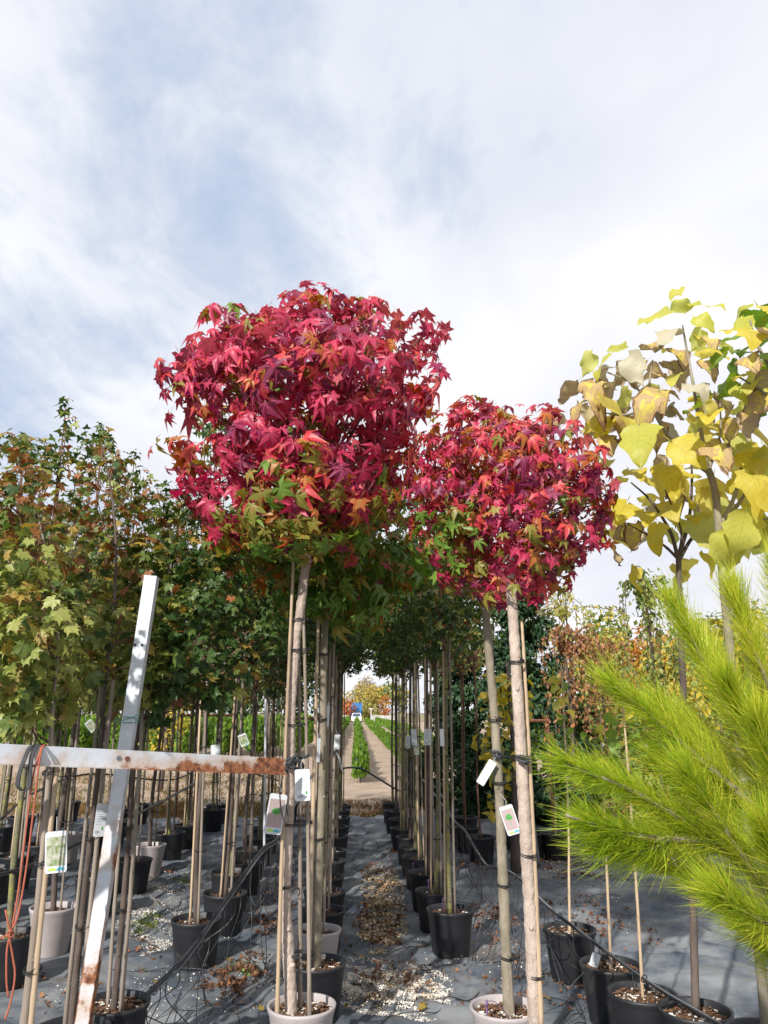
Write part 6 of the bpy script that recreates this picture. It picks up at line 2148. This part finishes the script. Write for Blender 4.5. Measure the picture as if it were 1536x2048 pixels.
def ground_bits(name, lab, patches, shapes, mats, s0, s1, seed, tilt=.35, lift=.0, thr=-.1, pw=.6, weights=None, up=0.0):
    rng = np.random.default_rng(seed)
    P2 = np.concatenate([ragged(in_patch(px, py, rx, ry, rng, n, pw), rng, thr, 4.5, seed) for px, py, rx, ry, n in patches])
    n = len(P2)
    pos = np.stack([P2[:, 0], P2[:, 1], [fh(x, y) + lift for x, y in P2]], 1)
    pos[:, 2] += rng.random(n) * up
    Z = norm(np.stack([rng.normal(0, tilt, n), rng.normal(0, tilt, n), np.ones(n)], 1))
    T = rng.normal(0, 1, (n, 3))
    Y = norm(T - Z * np.sum(T * Z, 1, keepdims=True))
    rot = np.stack([np.cross(Y, Z), Y, Z], 2)
    ls = LeafSet(name, shapes, mats)
    w = np.array(weights or [1] * len(mats), float)
    me = scatter_mesh(name, ls, pos, rot, s0 + (s1 - s0) * rng.random(n) ** 1.6, rng.integers(0, len(shapes), n), rng.choice(len(mats), n, p=w / w.sum()))
    return tag(link(name, me), lab, 'litter', kind='stuff')


chip = [([(-.5, -.4, -.1), (.5, -.5, 0), (.45, .5, -.1), (-.4, .45, 0), (0, 0, .55)], [(0, 1, 4), (1, 2, 4), (2, 3, 4), (3, 0, 4)]), ([(-.5, -.3, -.1), (.4, -.5, 0), (.1, .5, -.1), (.05, 0, .5)], [(0, 1, 3), (1, 2, 3), (2, 0, 3)])]
MAPLE_SHAPE = star_leaf([(-105, .40), (-50, .56), (0, .62), (50, .56), (105, .40)], .30, .6, 20, -.9, .08, .3, 6)
curl = [([(0, 0, 0), (-.5, .3, .25), (-.35, .8, .1), (0, 1, .3), (.45, .7, .05), (.45, .25, .3), (0, .5, -.03)], [(0, 6, 1), (1, 6, 2), (2, 6, 3), (3, 6, 4), (4, 6, 5), (5, 6, 0)]),
        ([(0, 0, .1), (-.3, .4, .3), (0, 1, .1), (.35, .5, .25), (.02, .5, 0)], [(0, 4, 1), (1, 4, 2), (2, 4, 3), (3, 4, 0)])]
ground_bits('perlite', 'white perlite crumbs spilled over the fabric', [
    (765, 1790, 44, 50, 3300), (770, 1850, 46, 40, 1980), (790, 1990, 120, 50, 10120), (720, 1960, 60, 35, 2420), (840, 2010, 60, 40, 2640), (300, 1840, 55, 40, 3740), (330, 1770, 70, 28, 2860), (300, 1890, 45, 25, 1540),
    (860, 1930, 150, 120, 560), (1120, 1725, 60, 30, 1540), (1020, 1900, 120, 120, 336), (250, 2000, 180, 60, 560), (690, 1830, 50, 40, 336), (480, 1950, 150, 100, 336), (1180, 1800, 90, 80, 400), (760, 1700, 60, 20, 128), (420, 1740, 40, 20, 192)],
    chip, [M_PERL], .004, .0135, 1, .5, .001, -.02, .62)
ground_bits('leaf_litter', 'brown and orange fallen leaf litter on the fabric', [
    (755, 1750, 40, 14, 315), (770, 1785, 44, 18, 357), (765, 1835, 50, 30, 546), (765, 1890, 36, 26, 546), (745, 1865, 45, 22, 315), (760, 1960, 60, 30, 189), (790, 1715, 40, 10, 105), (1060, 1725, 60, 26, 504), (1140, 1740, 70, 30, 546), (990, 1850, 45, 30, 483), (1020, 1905, 40, 24, 231),
    (940, 1740, 40, 14, 168), (490, 1955, 60, 35, 546), (440, 1990, 50, 30, 336), (530, 1850, 30, 30, 252), (1060, 1990, 90, 40, 147), (800, 1950, 200, 90, 147), (350, 1890, 90, 60, 168), (1200, 1850, 100, 60, 462), (1130, 1860, 60, 60, 315), (300, 1760, 60, 24, 147), (560, 1800, 40, 70, 273), (1000, 1700, 60, 24, 252), (1180, 1980, 90, 50, 189), (90, 2000, 90, 50, 126), (750, 1680, 80, 30, 84)],
    curl + [MAPLE_SHAPE], [LM_DRY, LM_DRY2], .010, .050, 2, .6, .003, -.02, .65, [2, 3], .014)
ground_bits('leaf_litter', 'dark crumbled bark and mulch dust on the fabric', [
    (760, 1740, 60, 30, 500), (765, 1830, 60, 80, 900), (780, 1985, 120, 60, 900), (310, 1820, 90, 60, 800), (1000, 1860, 60, 60, 500), (1110, 1750, 110, 50, 900), (480, 1970, 90, 60, 700), (860, 1950, 60, 60, 200)],
    chip, [M_CHIP, M_SOIL], .006, .020, 3, .5, .0, -.08, .65)
ground_bits('leaf_litter', 'pale straw coloured litter down the middle of the aisle', [(765, 1785, 44, 44, 2200), (768, 1850, 46, 46, 2600), (752, 1888, 36, 30, 1300), (780, 1990, 100, 45, 900), (1130, 1740, 60, 26, 500)], curl, [LM_STRAW2, LM_PERL2, LM_DRY], .007, .024, 13, .5, .008, -.25, .65, [4, 6, 1], .016)  # pale pieces weighted up to stand for sunlight on the strip
ground_bits('moss', 'low green weed and moss growing on the litter', [(290, 1855, 26, 16, 420), (370, 1770, 22, 10, 200), (480, 1950, 40, 20, 200), (945, 1700, 30, 14, 150)], curl, [LM_GRASS, LM_GRN], .010, .028, 4, .7, .004, -.2, .7, None, .02)

# single fallen leaves
rng = np.random.default_rng(77)
FALL = [(690, 2028, .075, 0), (845, 1903, .06, 0), (805, 1875, .05, 1), (960, 2020, .06, 0), (910, 1950, .05, 0), (852, 1985, .09, 1), (840, 2035, .08, 0), (520, 2030, .06, 0), (310, 1990, .06, 0), (460, 1930, .07, 0), (880, 1905, .05, 1), (1010, 1960, .06, 0), (1040, 1935, .05, 1),
        (945, 1895, .06, 0), (870, 1870, .05, 0), (700, 1900, .05, 1), (725, 1930, .05, 0), (1100, 2010, .07, 0), (1140, 2030, .06, 1), (660, 2040, .06, 0), (430, 2035, .06, 1), (370, 1945, .06, 0), (560, 1960, .05, 0), (1060, 1850, .06, 0), (820, 1955, .06, 1), (290, 1950, .06, 0)]
for px, py, s, dk in FALL:
    p = G(px, py)
    o = link('fallen_leaf', MAPLE.single(int(rng.integers(0, 3)), 2 if not dk else 3), None)
    o.data = o.data.copy() if False else o.data
    o.location = (p.x, p.y, fh(p.x, p.y) + s * .35)
    o.scale = (s, s, s)
    o.rotation_euler = (math.pi + rng.normal(0, .3), rng.normal(0, .3), rng.uniform(0, 6.28))
    tag(o, 'single brownish fallen leaf lying on the dark fabric' if dk else 'single ochre fallen leaf lying on the dark fabric', 'leaf', 'dark fallen leaves' if dk else 'ochre fallen leaves')
